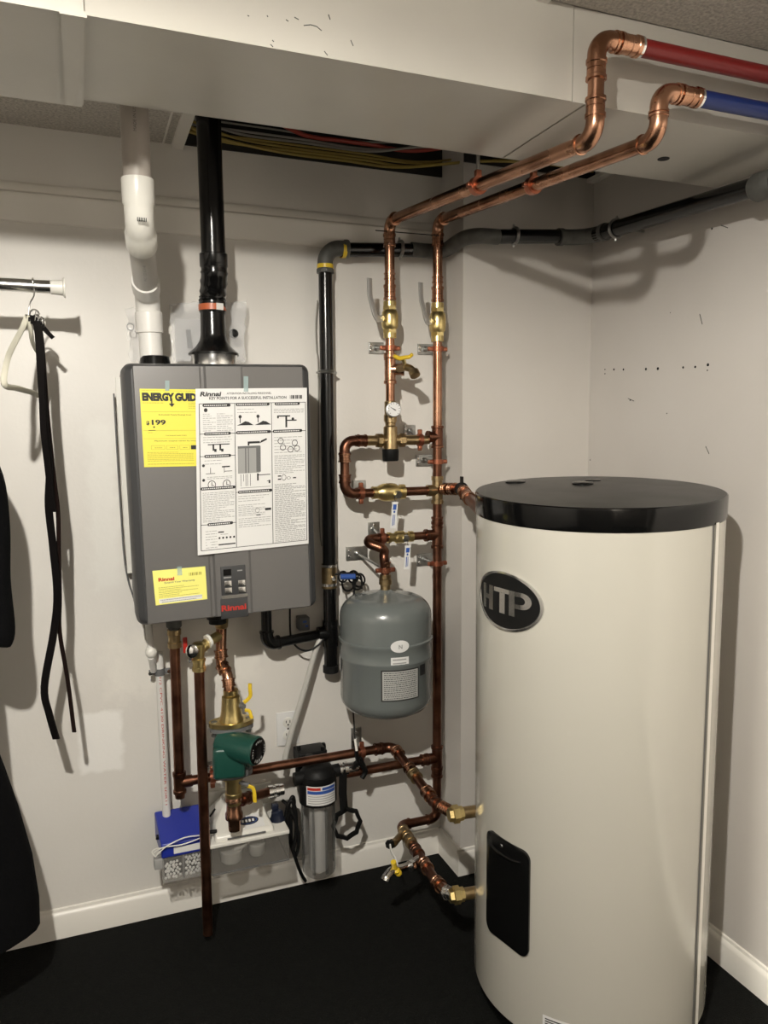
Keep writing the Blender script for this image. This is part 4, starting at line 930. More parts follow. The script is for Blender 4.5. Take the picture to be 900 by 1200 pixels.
# drain tap low at the floor
dv0 = g1.lerp(g2, .62)
hb2 = thing('drain_tap', dv0, 'chrome drain tap with a yellow handle hanging over the rug', 'tap')
mesh_obj('body', merge(MB().cyl(dv0, W(478, 1015, .36), .012, n=16), MB().lathe(W(484, 1014, .36), W(476, 1017, .37)-W(484, 1014, .36), [(0, .012), (0, .0165), (.012, .0165), (.012, .012)], 6),
   MB().sweep(spline([W(478, 1015, .36), W(469, 1018, .38), W(460, 1020, .40), W(454, 1026, .41), W(451, 1032, .415)]), [.011]*17+[.0115]*9+[.0125]*7, 16)), M['chrome'], hb2)
mesh_obj('yellow_handle', merge(MB().ball(W(464, 1020, .40), .013, 12, (1, 1, .7)), MB().sweep([W(463, 1019, .40), W(461, 1010, .41)], .008, 12), MB().ball(W(467, 1023, .40), .010, 10)), M['yel'], hb2)
lv = thing('lever_valve', W(462, 988, .17), 'bronze corner valve with a white lever pointing down', 'valve')
mesh_obj('stem', merge(MB().cyl(g1.lerp(g2, .12), W(462, 988, .22), .011, n=14), MB().lathe(W(462, 988, .22), W(455, 989, .23)-W(462, 988, .22), [(0, .013), (.012, .013)], 6)), M['bronze'], lv)
mesh_obj('nut', MB().lathe(W(459, 989, .225), W(453, 990, .235)-W(459, 989, .225), [(0, .013), (.016, .013)], 6), M['blackmat'], lv)
mesh_obj('lever', MB().sweep(spline([W(457, 990, .24), W(459, 999, .26), W(463, 1006, .28), W(466, 1015, .30)]), 1.0, 12, flat=(.012, .005)), M['pvc'], lv)

# ------------------------------------------------------------------ brackets
def bracket(plate, pd, ring_c, ring_ax, r, label, rod=True, wall_y=0.0, vert=False):
    """zinc plate on the wall, a short rod and a copper-plated split ring around the pipe"""
    x0, y0, x1, y1 = plate; a = W(x0, y0, 0); b = W(x1, y1, 0); c = Vector(((a.x+b.x)/2, wall_y-.003, (a.z+b.z)/2))
    t = thing('pipe_bracket', Vector((c.x, wall_y, c.z)), label, 'bracket', 'zinc and copper pipe brackets on the wall')
    w_, h_ = abs(b.x-a.x), abs(a.z-b.z)
    mesh_obj('plate', MB().box(c, (w_, .006, h_), bev=.001), M['zinc'], t)
    if w_ > h_: sc = [(-.36, .2), (-.36, -.2), (.0, .0)]
    else: sc = [(.0, .3), (.25, -.3)]
    mesh_obj('screws', merge(*[MB().lathe(c+Vector((sx*w_, -.003, sz*h_)), (0, -1, 0), [(0, .005), (.002, .0045), (.003, .002)], 10) for sx, sz in sc]), M['steel'], t)
    rc = Vector(ring_c); ra = Vector(ring_ax).normalized()
    sd = ra.cross(Vector((0, 1, 0))); sd = sd.normalized()
    if rod:
        q = Vector((c.x, c.y-.003, c.z)); q2 = rc + (q-rc).normalized()*(r+.004)
        mesh_obj('rod', merge(MB().cyl(q, q2, .0042, n=10), MB().lathe(q, q2-q, [(0, .010), (.006, .010), (.010, .006)], 10)), M['zinc'], t)
    mesh_obj('ring', merge(MB().lathe(rc-ra*.007, ra, [(0, r+.001), (0, r+.0045), (.014, r+.0045), (.014, r+.001)], 24),
             MB().box(rc+sd*(r+.009), (abs(sd.x)*.005+.013, .012, abs(sd.z)*.005+.013), bev=.003), MB().box(rc-sd*(r+.009), (abs(sd.x)*.005+.013, .012, abs(sd.z)*.005+.013), bev=.003)), M['hanger_cu'], t)
    return t
bracket((431.5, 401, 449, 415), 0, A(408), (0, 0, 1), .0145, 'bracket under the valve of the left copper riser')
bracket((489, 403, 507, 416), 0, Bp(409), (0, 0, 1), .0145, 'bracket under the valve of the right copper riser')
bracket((487, 533, 506, 546), 0, Bp(541), (0, 0, 1), .0145, 'bracket on the right riser between the two cross pipes')
bracket((488, 649, 506, 662), 0, Bp(660), (0, 0, 1), .0145, 'bracket on the right riser level with the top of the grey tank')
bracket((473, 498, 486, 512), 0, Vector((W(492, 514, DR).x, -DR, zT)), (1, 0, 0), .0145, 'bracket right of the mixing valve', rod=True)
bracket((413, 563, 428, 583), 0, Vector((W(423, 578, DR).x, -DR, zB)), (1, 0, 0), .0145, 'bracket at the lower bend of the copper loop', rod=True)
bracket((431, 612, 444, 628), 0, Vector((W(448, 628, DR).x, -DR, zS)), (1, 0, 0), .0128, 'bracket on the small branch above the grey expansion tank', rod=True)
bracket((405, 641, 430, 655), 0, Vector((xt, yt, W(451, 668, .19).z)), (0, 0, 1), .0128, 'bracket reaching out with a long rod to the neck of the grey tank')
bracket((411, 853, 423, 878), 0, Vector((W(424, 881, .15).x, -.15, zr)), (1, 0, 0), .0140, 'bracket on the return pipe under the grey expansion tank')
bracket((240, 893, 249, 915), 0, Vector((W(249, 914, .15).x, -.15, zr)), (1, 0, 0), .0140, 'bracket behind the longest drop pipe')
def ceil_clamp(L, T, px, label):
    f0, f1 = 0, 1
    for _ in range(40):
        f = (f0+f1)/2; p = T.lerp(L, f); v = p-EYE; qx = 450+FPX*v.dot(CAMR)/v.dot(CF)
        if qx < px: f0 = f
        else: f1 = f
    p = T.lerp(L, f0); ax = (L-T).normalized(); t = thing('ceiling_clamp', p, label, 'clamp', 'clamps holding the copper pipes below the ceiling bay')
    mesh_obj('ring', merge(MB().lathe(p-ax*.009, ax, [(0, RP+.001), (0, RP+.006), (.018, RP+.006), (.018, RP+.001)], 24), MB().box(p+Vector((0, 0, RP+.012)), (.014, .014, .016), bev=.002), MB().box(p+Vector((-RP-.008, 0, 0)), (.012, .012, .010), bev=.002), MB().box(p+Vector((RP+.008, 0, 0)), (.012, .012, .010), bev=.002)), M['hanger_cu'], t)
    mesh_obj('rod', MB().cyl(p+Vector((0, 0, RP+.018)), Vector((p.x, p.y, ZC+.5)), .0045, n=8), M['zinc'], t)
ceil_clamp(LA, TA, 560, 'copper clamp and rod holding the left top pipe')
ceil_clamp(LB, TB, 625, 'copper clamp and rod holding the right top pipe')

# ================================================================== EXPANSION TANK
et = thing('expansion_tank', (xt, yt, W(451, 838, .19).z+.012), 'grey steel expansion tank hanging from the copper branch', 'tank')
zb_, zt_ = W(451, 838, .19).z+.014, W(451, 693, .19).z
z1 = W(451, 763, .33).z; z2 = W(451, 783, .33).z; Rt = .1385
Hh = zt_-zb_
pr = [(0, .02), (.002, .06), (.010, .100), (.022, .122), (.040, .1345), (.055, .1375), (z2-zb_-.006, .1375), (z2-zb_-.003, .1395), (z2-zb_+.003, .1395), (z2-zb_+.006, Rt-.0005), (z1-zb_-.006, Rt), (z1-zb_-.002, .1415), (z1-zb_+.004, .1415), (z1-zb_+.007, .1375)]
for k in range(9):
    a = k/8*pi/2; pr.append((Hh-.070+.058*sin(a), .0795+.058*cos(a) if k < 8 else .0795))
pr += [(Hh-.007, .05), (Hh-.003, .028), (Hh, .022), (Hh+.006, .016)]
mesh_obj('shell', MB().lathe((xt, yt, zb_), (0, 0, 1), pr, 56), M['exp'], et, sharp=50)
def on_cyl(cx, cy, R, px0, py0, px1, py1, off=.0008, nx=10, mtop=0):
    """patch on an upright cylinder seen between two pixels"""
    def hit(px, py):
        r = _ray(px, py); ox, oy = EYE.x-cx, EYE.y-cy
        a = r.x**2+r.y**2; b = 2*(ox*r.x+oy*r.y); c = ox*ox+oy*oy-(R+off)**2
        t = (-b-sqrt(max(b*b-4*a*c, 0)))/(2*a); p = EYE+r*t; a_ = atan2(p.y-cy, p.x-cx); return (a_-2*pi if a_ > pi/2 else a_), p.z
    a0, za = hit(px0, py0); a1, zb2 = hit(px1, py1); return a0, a1, za, zb2
def cyl_patch(cx, cy, R, a0, a1, zt2, zb2, t=.0006, n=10, u=(0, 1), v=(0, 1)):
    mb = MB()
    A0_ = a0+(a1-a0)*u[0]; A1_ = a0+(a1-a0)*u[1]; Z0 = zt2+(zb2-zt2)*v[0]; Z1 = zt2+(zb2-zt2)*v[1]
    for i in range(n+1):
        a = A0_+(A1_-A0_)*i/n
        for z in (Z0, Z1): mb.v.append(Vector((cx+(R+t)*cos(a), cy+(R+t)*sin(a), z)))
    mb.f = [(2*i, 2*i+1, 2*i+3, 2*i+2) for i in range(n)]; return mb
ea = on_cyl(xt, yt, .1378, 446.5, 786, 490.5, 817)
mesh_obj('rating_label', cyl_patch(xt, yt, .1378, *ea, t=.0008), M['ink'], et)
mesh_obj('rating_label_face', cyl_patch(xt, yt, .1378, *ea, t=.0012, u=(.03, .97), v=(.04, .96)), mat('silver_label', (.42, .42, .40), .5), et)
gk = MB(); rr = random.Random(12)
for i in range(14):
    u = .07
    while u < .92:
        l = rr.uniform(.02, .07); gk.add(*_q(cyl_patch(xt, yt, .1378, *ea, t=.0016, n=1, u=(u, min(u+l, .93)), v=(.08+.063*i, .08+.063*i+.022)))); u += l+.015
mesh_obj('rating_label_print', gk, M['ink'], et)
e3 = on_cyl(xt, yt, .1378, 458, 771, 479, 779.5); mesh_obj('white_sticker', cyl_patch(xt, yt, .1378, *e3, t=.0012), M['paper'], et)
mesh_obj('sticker_print', merge(*[cyl_patch(xt, yt, .1378, *e3, t=.0016, n=2, u=(.1, .85), v=(v0, v0+.14)) for v0 in (.2, .6)]), M['grey'], et)
e5 = on_cyl(xt, yt, .1378, 492, 779.5, 498, 789.5); mesh_obj('black_sticker', cyl_patch(xt, yt, .1378, *e5, t=.0012, n=3), M['ink'], et)
e6 = on_cyl(xt, yt, .139, 457.5, 751, 479, 763.5)
mb = MB(); n = 20; ca, cz_ = (e6[0]+e6[1])/2, (e6[2]+e6[3])/2; ra_, rz_ = abs(e6[1]-e6[0])/2, abs(e6[3]-e6[2])/2
for k in range(n): a = ca+ra_*cos(2*pi*k/n); mb.v.append(Vector((xt+.1422*cos(a), yt+.1422*sin(a), cz_+rz_*sin(2*pi*k/n))))
mb.v.append(Vector((xt+.1430*cos(ca), yt+.1430*sin(ca), cz_))); mb.f = [(k, (k+1) % n, n) for k in range(n)]
mesh_obj('oval_sticker', mb, M['paper'], et)
tn = Vector((cos(ca), sin(ca), 0)); tu = Vector((-sin(ca), cos(ca), 0))
mesh_obj('sticker_mark', text_mb('N', .016, Vector((xt, yt, cz_-.006))+tn*.1436-tu*.0055, tu, (0, 0, 1), .0004, bold=.03), M['grey'], et)
lone('hanging_cable', merge(MB().sweep(spline([W(414, 835, .10), W(415, 850, .10), W(416, 868, .13)]), .0025, 8)), M['blackmat'], 'thin black cable hanging below the grey expansion tank', 'cable')
clp = thing('black_clip', W(419, 895, .165), 'black plastic clip hooked over the two lower copper pipes', 'clip')
mesh_obj('strap', merge(MB().sweep(spline([W(415, 868, .165), W(417, 876, .175), W(418, 885, .175), W(420, 895, .165)]), 1.0, 12, flat=(.012, .010)), MB().sweep(spline([W(414, 900, .15), W(420, 893, .165), W(428, 903, .15), W(424, 912, .15)]), .008, 10), MB().sweep([W(422, 888, .165), W(429, 904, .155)], .007, 8)), M['blackmat'], clp)
mesh_obj('white_tie', MB().cyl(W(416, 866, .178), W(418, 880, .19), .004, n=8), M['white'], clp)
# coiled cable with blue wrap beside the drain pipe
cc = thing('coiled_cable', W(410, 680, .09), 'black cable coil in a blue wrap beside the drain pipe', 'cable')
cb = MB()
for (cx, cy, r, d) in ((402, 676, .016, .10), (414, 676, .018, .10), (421, 680, .020, .095), (408, 684, .022, .09), (419, 684, .018, .10)): cb.ring(W(cx, cy, d), (.25, -1, .1), r, .0032, 20, 6)
cb.sweep(spline([W(393, 673, .09), W(402, 672, .10), (W(416, 672, .10)), W(423, 676, .10), W(424, 690, .10)]), .0035, 8); cb.sweep(spline([W(417, 672, .10), W(416, 685, .10), W(414, 702, .10)]), .0035, 8)
mesh_obj('cable', cb, M['blackmat'], cc)
mesh_obj('blue_wrap', MB().cyl(W(399, 676, .11), W(416, 675.5, .115), .0085, n=14), M['bluetag'], cc)

# ================================================================== HOT WATER STORAGE TANK
cx, cy, RT = 1.169, -0.735, .2895
ht = thing('storage_tank', (cx, cy, 0), 'tall cream storage tank with a black domed lid in the right foreground', 'tank')
zl1, zl0 = 1.288, 1.236
mesh_obj('shell', MB().lathe((cx, cy, 0), (0, 0, 1), [(.046, RT-.03), (.048, RT-.006), (.050, RT-.001), (.055, RT), (1.266, RT), (1.268, RT-.03)], 96), M['tank'], ht)
mesh_obj('base_ring', MB().lathe((cx, cy, 0), (0, 0, 1), [(0, RT-.035), (.0, RT-.022), (.008, RT-.014), (.030, RT-.005), (.050, RT-.003), (.050, RT-.05)], 96), M['black'], ht)
prf = [(zl0, RT-.01), (zl0, RT+.002), (zl0+.002, RT+.0025), (zl1-.006, RT+.003), (zl1-.002, RT+.002), (zl1, RT-.001)]
for k in range(1, 13): q = 1-k/12; prf.append((zl1+.006*(1-q**1.8), max((RT-.001)*q, .0005)))
ld_ = mesh_obj('lid', MB().lathe((cx, cy, 0), (0, 0, 1), prf[:6], 96), mat('lid_rim_black', (.003, .003, .003), .13, spec=.3), ht, sharp=30)
mesh_obj('lid_top', MB().lathe((cx, cy, 0), (0, 0, 1), prf[5:], 96, cap=False), mat('lid_top_black', (.007, .0065, .006), .30, spec=.5, bump=.05, bscale=9, rvar=.12, var=.1, scale=8), ld_, sharp=30)
mesh_obj('lid_plug', MB().lathe((cx+.01, cy+.07, zl1+.003), (0, .0, 1), [(0, .026), (.006, .026), (.008, .023)], 24), M['black'], ld_)
mesh_obj('lid_plug', MB().lathe((cx-.10, cy+.21, zl1-.001), (0, 0, 1), [(0, .026), (.006, .026), (.008, .023)], 24), M['black'], ld_)
mesh_obj('lid_plug', MB().lathe((cx+.085, cy+.13, zl1+.001), (0, .0, 1), [(0, .02), (.005, .02), (.006, .018)], 24), M['black'], ld_)
# seam strip on the right flank
ang0 = on_cyl(cx, cy, RT, 833, 700, 838, 1000)[0]
for da, wn, tt, mm, nm in ((0, .004, .0035, M['trim'], 'seam_strip'), (-.03, .0016, .0008, M['midgrey'], 'seam')):
    a = ang0+da; mesh_obj(nm, cyl_patch(cx, cy, RT, a, a+wn/RT*4, .055, zl0+.016, t=tt, n=4), mm, ht)
# oval badge
bb = on_cyl(cx, cy, RT, 565, 700, 638, 705); zc_b = (on_cyl(cx, cy, RT, 600, 668, 600, 742)[2]+on_cyl(cx, cy, RT, 600, 668, 600, 742)[3])/2
def hitz(px, py): return on_cyl(cx, cy, RT, px, py, px, py)
ac = (hitz(564.5, 695)[0]+hitz(638.5, 715)[0])/2; ra_ = (hitz(638.5, 715)[0]-hitz(564.5, 695)[0])/2
zt_b = hitz(590, 668)[2]; zb_b = hitz(610, 742)[2]; zc_b = (zt_b+zb_b)/2; rz_ = (zt_b-zb_b)/2
def oval(s0, t, n=48, s1=None):
    mb = MB()
    for k in range(n):
        q = 2*pi*k/n
        for s_ in ((s0,) if s1 is None else (s0, s1)):
            a = ac+ra_*s_*cos(q); mb.v.append(Vector((cx+(RT+t)*cos(a), cy+(RT+t)*sin(a), zc_b+rz_*s_*sin(q))))
    if s1 is None:
        for j in range(1, 5):
            for k in range(n):
                q = 2*pi*k/n; s_ = s0*(1-j/5); a = ac+ra_*s_*cos(q); mb.v.append(Vector((cx+(RT+t)*cos(a), cy+(RT+t)*sin(a), zc_b+rz_*s_*sin(q))))
        mb.f = [(j*n+k, j*n+(k+1) % n, (j+1)*n+(k+1) % n, (j+1)*n+k) for j in range(4) for k in range(n)] + [tuple(4*n+k for k in range(n))]
    else: mb.f = [(2*k, 2*k+1, (2*k+3) % (2*n), (2*k+2) % (2*n)) for k in range(n)]
    return mb
bd = mesh_obj('badge', oval(.93, .0022), M['blackmat'], ht, sharp=60)
rim = merge(oval(1.0, .0035, s1=.90), oval(1.0, .0002, s1=1.0001)); n = 48
for k in range(n):
    pass
rim = MB(); ss = [(1.0, .0002), (.99, .0035), (.93, .0040), (.91, .0022)]
for s_, t_ in ss:
    for k in range(n): q = 2*pi*k/n; a = ac+ra_*s_*cos(q); rim.v.append(Vector((cx+(RT+t_)*cos(a), cy+(RT+t_)*sin(a), zc_b+rz_*s_*sin(q))))
rim.f = [(j*n+k, j*n+(k+1) % n, (j+1)*n+(k+1) % n, (j+1)*n+k) for j in range(3) for k in range(n)]
mesh_obj('badge_rim', rim, M['steel'], bd)
def badge_letter(poly):
    """polygon (u, v) in badge units -1..1, as raised metal wrapped on the tank"""
    mb = MB(); n = len(poly)
    for t_ in (.0024, .0042):
        for u, v in poly: a = ac+ra_*u; mb.v.append(Vector((cx+(RT+t_)*cos(a), cy+(RT+t_)*sin(a), zc_b+rz_*v)))
    mb.f = [tuple(range(n, 2*n))] + [(i, (i+1) % n, (i+1) % n+n, i+n) for i in range(n)]; return mb
L1 = [[(-.73, -.42), (-.61, -.42), (-.61, .42), (-.73, .42)], [(-.61, -.08), (-.48, -.08), (-.48, .08), (-.61, .08)], [(-.48, -.42), (-.33, -.42), (-.33, .42), (-.48, .42)]]
L2 = [[(-.29, .27), (.25, .27), (.25, .42), (-.29, .42)], [(-.10, -.42), (.06, -.42), (.06, .27), (-.10, .27)]]
L3 = [[(.18, -.42), (.33, -.42), (.33, .42), (.18, .42)]]
nn = 10; prev = None
outer = [(.50+.24*cos(a), .14+.28*sin(a)) for a in [pi/2-pi*k/nn for k in range(nn+1)]]; inner = [(.48+.11*cos(a), .14+.13*sin(a)) for a in [pi/2-pi*k/nn for k in range(nn+1)]]
L3 += [[outer[k], outer[k+1], inner[k+1], inner[k]] for k in range(nn)] + [[(.33, .27), (.48, .27), (.50, .42), (.33, .42)], [(.33, -.14), (.50, -.14), (.48, .01), (.33, .01)]]
for L_ in (L1, L2, L3): mesh_obj('letter', merge(*[badge_letter(p_) for p_ in L_]), M['chrome'] if 0 else M['steel'], bd)
# black access cover (rounded, wrapped)
aL, aR = hitz(573, 980)[0], hitz(622, 1010)[0]; zT_, zB_ = hitz(600, 984)[2], hitz(600, 1110)[2]
zT_ = (hitz(578, 971)[2]+hitz(618, 997)[2])/2; zB_ = (hitz(575, 1087)[2]+hitz(617, 1122)[2])/2
def cover(inset, t0, t1, r=.022, N=8):
    hw_ = (aR-aL)/2*RT-inset; hh_ = (zT_-zB_)/2-inset; am = (aL+aR)/2; zm = (zT_+zB_)/2; pts = []
    for (sx, sz, a0) in ((1, -1, -90), (1, 1, 0), (-1, 1, 90), (-1, -1, 180)):
        for k in range(N+1):
            a = radians(a0+90*k/N); pts.append((sx*(hw_-r)+r*cos(a), sz*(hh_-r)+r*sin(a)))
    mb = MB(); n = len(pts)
    rows = [(1, t0), (1, t1), (.94, t1+.002), (.7, t1+.002), (.4, t1+.002), (.1, t1+.002)]
    for s_, t_ in rows:
        for (u, z) in pts: a = am+(u*s_)/RT; mb.v.append(Vector((cx+(RT+t_)*cos(a), cy+(RT+t_)*sin(a), zm+z*s_)))
    mb.f = [(j*n+k, j*n+(k+1) % n, (j+1)*n+(k+1) % n, (j+1)*n+k) for j in range(len(rows)-1) for k in range(n)] + [tuple((len(rows)-1)*n+k for k in range(n))]
    return mb
acv = mesh_obj('access_cover', cover(0, -.001, .006), M['black'], ht, sharp=30)
am = (aL+aR)/2
def oncov(u, z, t): a = am+u/RT; return Vector((cx+(RT+t)*cos(a), cy+(RT+t)*sin(a), z))
mesh_obj('recess_lip', MB().sweep(spline([oncov(-.045, zT_-.030, .008), oncov(-.02, zT_-.034, .009), oncov(.02, zT_-.034, .009), oncov(.05, zT_-.028, .008)]), .0035, 8), M['black'], acv)
mesh_obj('screw', MB().lathe(oncov(-.01, zT_-.016, .007), Vector((cos(am), sin(am), 0)), [(0, .005), (.002, .004)], 12), M['steel'], acv)
bt_ = (hitz(636, 1188), hitz(668, 1199))
aa0, aa1 = hitz(636, 1190)[0], hitz(700, 1199)[0]; zz0 = hitz(637, 1188)[2]
mesh_obj('bottom_label', cyl_patch(cx, cy, RT, aa0, aa1, zz0, zz0-.05, t=.0008), M['paper'], ht)
mesh_obj('label_print', merge(*[cyl_patch(cx, cy, RT, aa0+.02, aa1-.02, zz0-.006-.006*k, zz0-.009-.006*k, t=.0012) for k in range(6)]), M['ink'], ht)
# plastic film still stuck at the ports
# ================================================================== BELOW THE HEATER
# thin pressure relief pipe with red print
dq0 = W(173.5, 744, .10)
pv = thing('white_drain_tube', W(196, 974, .06), 'slim white plastic pipe with red printing at the lower left of the heater', 'pipe')
u0 = HL(HP(174, 740, .10)[0], -.10, .006); 
pipe(pv, u0, W(177, 762, .10), .0095, M['pvc']); mesh_obj('end_ball', MB().ball(W(177, 764, .10), .0165, 16, (1, 1, 1.1)), M['white'], pv)
v0_, v1_ = W(186, 764, .05), W(196.5, 982, .062)
pipe(pv, v0_, v1_, .0118, M['pvc'])
pipe(pv, W(177, 770, .10), W(180, 786, .06), .009, M['pvc'])
ax = (v1_-v0_).normalized(); 
mesh_obj('red_print', merge(text_mb('1/2 CPVC 4120 DRINKING WATER SDR11', .0085, v0_.lerp(v1_, .12)+Vector((-.003, -.0122, 0)), ax, Vector((-1, 0, 0)).cross(Vector((0, 0, 0))) if 0 else Vector((1, 0, 0)), 0, fit=.38), text_mb('400 PSI 73F', .010, v0_.lerp(v1_, .12)+Vector((-.006, -.0118, -.40)), ax, Vector((1, 0, 0)), 0, fit=.10)), M['red'], pv)
cl = thing('tube_clamp', W(186, 788, .05), 'dark metal clamp holding the slim white plastic pipe', 'clamp')
c_ = W(187, 787, .05)
mesh_obj('band', merge(MB().lathe(c_-Vector((0, 0, .010)), (0, 0, 1), [(0, .0125), (0, .0145), (.02, .0145), (.02, .0125)], 20), MB().box(c_, (.060, .006, .016), bev=.002)), M['midgrey'], cl)
mesh_obj('screw', MB().cyl(c_+Vector((.026, -.003, 0)), c_+Vector((.026, -.010, 0)), .006, n=8), M['steel'], cl); mesh_obj('screw', MB().cyl(c_+Vector((-.026, -.003, 0)), c_+Vector((-.026, -.010, 0)), .006, n=8), M['steel'], cl)
mesh_obj('standoff', MB().cyl(c_+Vector((0, .012, 0)), Vector((c_.x, -.001, c_.z)), .005, n=8), M['zinc'], cl)

def hb_(px, d): return HL(HP(px, 740, d)[0], -d, .005)
# first drop pipe
f1 = thing('drop_pipe', W(209, 850, .15), 'shorter copper drop pipe ending in an elbow left of the pump', 'pipe', 'copper pipe runs')
p0 = hb_(207.5, .15); p0.x = W(208, 850, .15).x
zE = zr
mesh_obj('valve_body', merge(MB().lathe(p0+Vector((0, 0, .004)), (0, 0, -1), [(0, .016), (.012, .016), (.014, .019), (.03, .021), (.05, .021), (.056, .015), (.062, .015)], 20)), M['rubber'], f1)
mesh_obj('fitting', MB().lathe(p0+Vector((0, 0, -.055)), (0, 0, -1), [(0, .015), (0, .019), (.014, .019), (.016, .0165), (.035, .0165), (.036, .019), (.05, .019), (.05, .0145)], 20), M['bronze'], f1)
pipe(f1, p0+Vector((0, 0, -.10)), Vector((p0.x, -.15, zE-.026)), .0142, CO)
mesh_obj('tee', merge(MB().lathe(Vector((p0.x, -.15, zE+.03)), (0, 0, -1), [(0, .0145), (0, .0185), (.01, .0185), (.012, .0165), (.05, .0165), (.052, .0185), (.060, .0185), (.062, .015), (.075, .013)], 20), MB().cyl(Vector((p0.x, -.15, zE)), Vector((p0.x+.035, -.15, zE)), .0165)), CO, f1)
mesh_obj('red_handle', merge(MB().box(W(217, 756, .13), (.012, .006, .045), bev=.002)), M['red'], f1)
# second, longest drop pipe with relief valve
f2 = thing('long_drop_pipe', W(243, 1088, .20), 'longest copper drop pipe from the relief valve almost to the floor', 'pipe', 'copper pipe runs')
s0 = W(233.5, 790, .20); s1 = Vector((s0.x+.001, -.20, .035))
pipe(f2, Vector((s0.x, -.20, W(233, 775, .2).z)), s1, .0142, CO)
rvv = thing('relief_valve', W(236, 765, .19), 'brass relief valve with a white cap at the top of the longest drop pipe', 'valve')
c_ = Vector((s0.x, -.20, W(234, 760, .2).z))
mesh_obj('body', merge(MB().lathe(c_+Vector((0, 0, -.062)), (0, 0, 1), [(0, .0145), (0, .0185), (.01, .0185), (.012, .0165), (.026, .0165), (.027, .0185), (.034, .0185), (.036, .015), (.05, .0165), (.075, .0185), (.08, .012)], 20), MB().sweep([c_+Vector((0, 0, -.005)), W(245, 752, .185), W(258, 744, .16)], .0145, 16)), M['brass'], rvv)
mesh_obj('chrome_cap', MB().lathe(c_+Vector((-.012, -.01, -.0)), (-.5, -.85, .1), [(0, .014), (.010, .018), (.018, .018), (.022, .010)], 20), M['chrome'], rvv)
wq = W(243, 752, .195); mesh_obj('white_ring', MB().lathe(wq, (.8, .3, .25), [(0, .019), (.008, .019)], 24), M['white'], rvv)
mesh_obj('lever', MB().box(W(225, 766, .20), (.006, .006, .05), Matrix.Rotation(.3, 3, 'Y'), .002), M['midgrey'], rvv)
# third line: valve, pump
f3 = thing('pump_line', W(262, 780, .19), 'offset copper and bronze line from the heater down to the pump valve', 'pipe', 'copper pipe runs')
h0 = hb_(257, .16); j1 = W(260, 778, .17); j2 = W(268, 800, .21)
mesh_obj('black_adapter', merge(MB().lathe(h0+Vector((-.004, -.01, .004)), (0, 0, -1), [(0, .036), (.014, .036), (.016, .030), (.036, .030), (.038, .024), (.05, .024)], 24), MB().box(h0+Vector((.035, -.03, -.012)), (.055, .035, .014), bev=.003), MB().box(h0+Vector((-.03, -.02, -.01)), (.04, .03, .02), bev=.003)), M['blackmat'], f3)
mesh_obj('tee_body', MB().lathe(h0+Vector((.008, 0, -.02)), (0, 0, -1), [(0, .018), (.01, .02), (.04, .018), (.044, .015)], 20), M['bronze'], f3)
mesh_obj('bend', MB().sweep(spline([h0+Vector((.008, 0, -.05)), W(259, 772, .165), W(261, 782, .18), W(266, 790, .20), W(268, 803, .215), W(269, 812, .22)], 5), .0150, 16), CU, f3)
for (a, b) in ((W(259, 766, .165), W(260, 776, .168)), (W(262, 783, .185), W(265, 789, .198)), (W(268, 800, .212), W(269, 808, .218))): coupling(f3, a, b-a, .0150, CU, .022)
pd = .22
def PL(py, px=271.5): return Vector((W(272, 870, pd).x+(px-271.5)*.002, -pd, W(px, py, pd).z))
iv = thing('isolation_valve', PL(830), 'brass flanged valve with a yellow lever above the green pump', 'valve')
mesh_obj('body', MB().lathe(PL(808), (0, 0, -1), [(0, .0165), (0, .0205), (.012, .0205), (.014, .018), (.018, .0245), (.045, .0265), (.060, .028), (.072, .030), (.080, .033), (PL(808).z-PL(846).z-.004, .034)], 28), M['brass'], iv)
zf1 = PL(846).z
mesh_obj('flange', MB().prism([(.062*cos(a)*(.78+.22*abs(cos(a))), .040*sin(a)) for a in [2*pi*k/32 for k in range(32)]], Vector((PL(846).x, -pd, zf1-.006)), (1, 0, 0), (0, 1, 0), (0, 0, .012)), M['brass'], iv)
mesh_obj('stem', MB().cyl(PL(826)+Vector((.02, -.01, 0)), W(286, 828, .25), .007, n=12), M['midgrey'], iv)
mesh_obj('yellow_lever', merge(MB().sweep(spline([W(286, 823, .25), W(290, 820, .255), W(293.5, 815, .26), W(293, 808, .262), W(293, 801, .262)]), 1.0, 12, flat=(.010, .006)), MB().sweep(spline([W(287, 832, .25), W(292, 833, .255), W(294, 838, .258), W(295, 842, .26)]), 1.0, 12, flat=(.009, .005))), M['yel'], iv)
zf2 = PL(908).z
pm = thing('circulator_pump', PL(880), 'dark green circulator pump with a round black end cap', 'pump')
pc = PL(884)
mesh_obj('volute_flange', merge(MB().prism([(.060*cos(a)*(.78+.22*abs(cos(a))), .036*sin(a)) for a in [2*pi*k/32 for k in range(32)]], Vector((pc.x, -pd, zf1-.020)), (1, 0, 0), (0, 1, 0), (0, 0, .013)), MB().lathe(Vector((pc.x, -pd, zf1-.018)), (0, 0, -1), [(0, .024), (.03, .024)], 20)), M['midgrey'], pm)
for sx in (-1, 1): mesh_obj('bolt', merge(MB().lathe(Vector((pc.x+sx*.048, -pd, zf1+.008)), (0, 0, -1), [(0, .009), (.008, .009), (.008, .005), (.034, .005), (.034, .009), (.042, .009)], 6)), M['zinc'], pm)
max_ = Vector((.69, -.70, -.04)).normalized(); fc = W(302.5, 880.5, .315)
b0_ = fc-max_*.125
mesh_obj('motor_housing', MB().lathe(b0_, max_, [(0, .030), (.006, .036), (.05, .0375), (.110, .040), (.120, .0395), (.123, .036)], 40), M['green'], pm)
mesh_obj('end_cap', MB().lathe(fc-max_*.003, max_, [(0, .036), (.003, .036), (.004, .034)], 36), M['black'], pm)
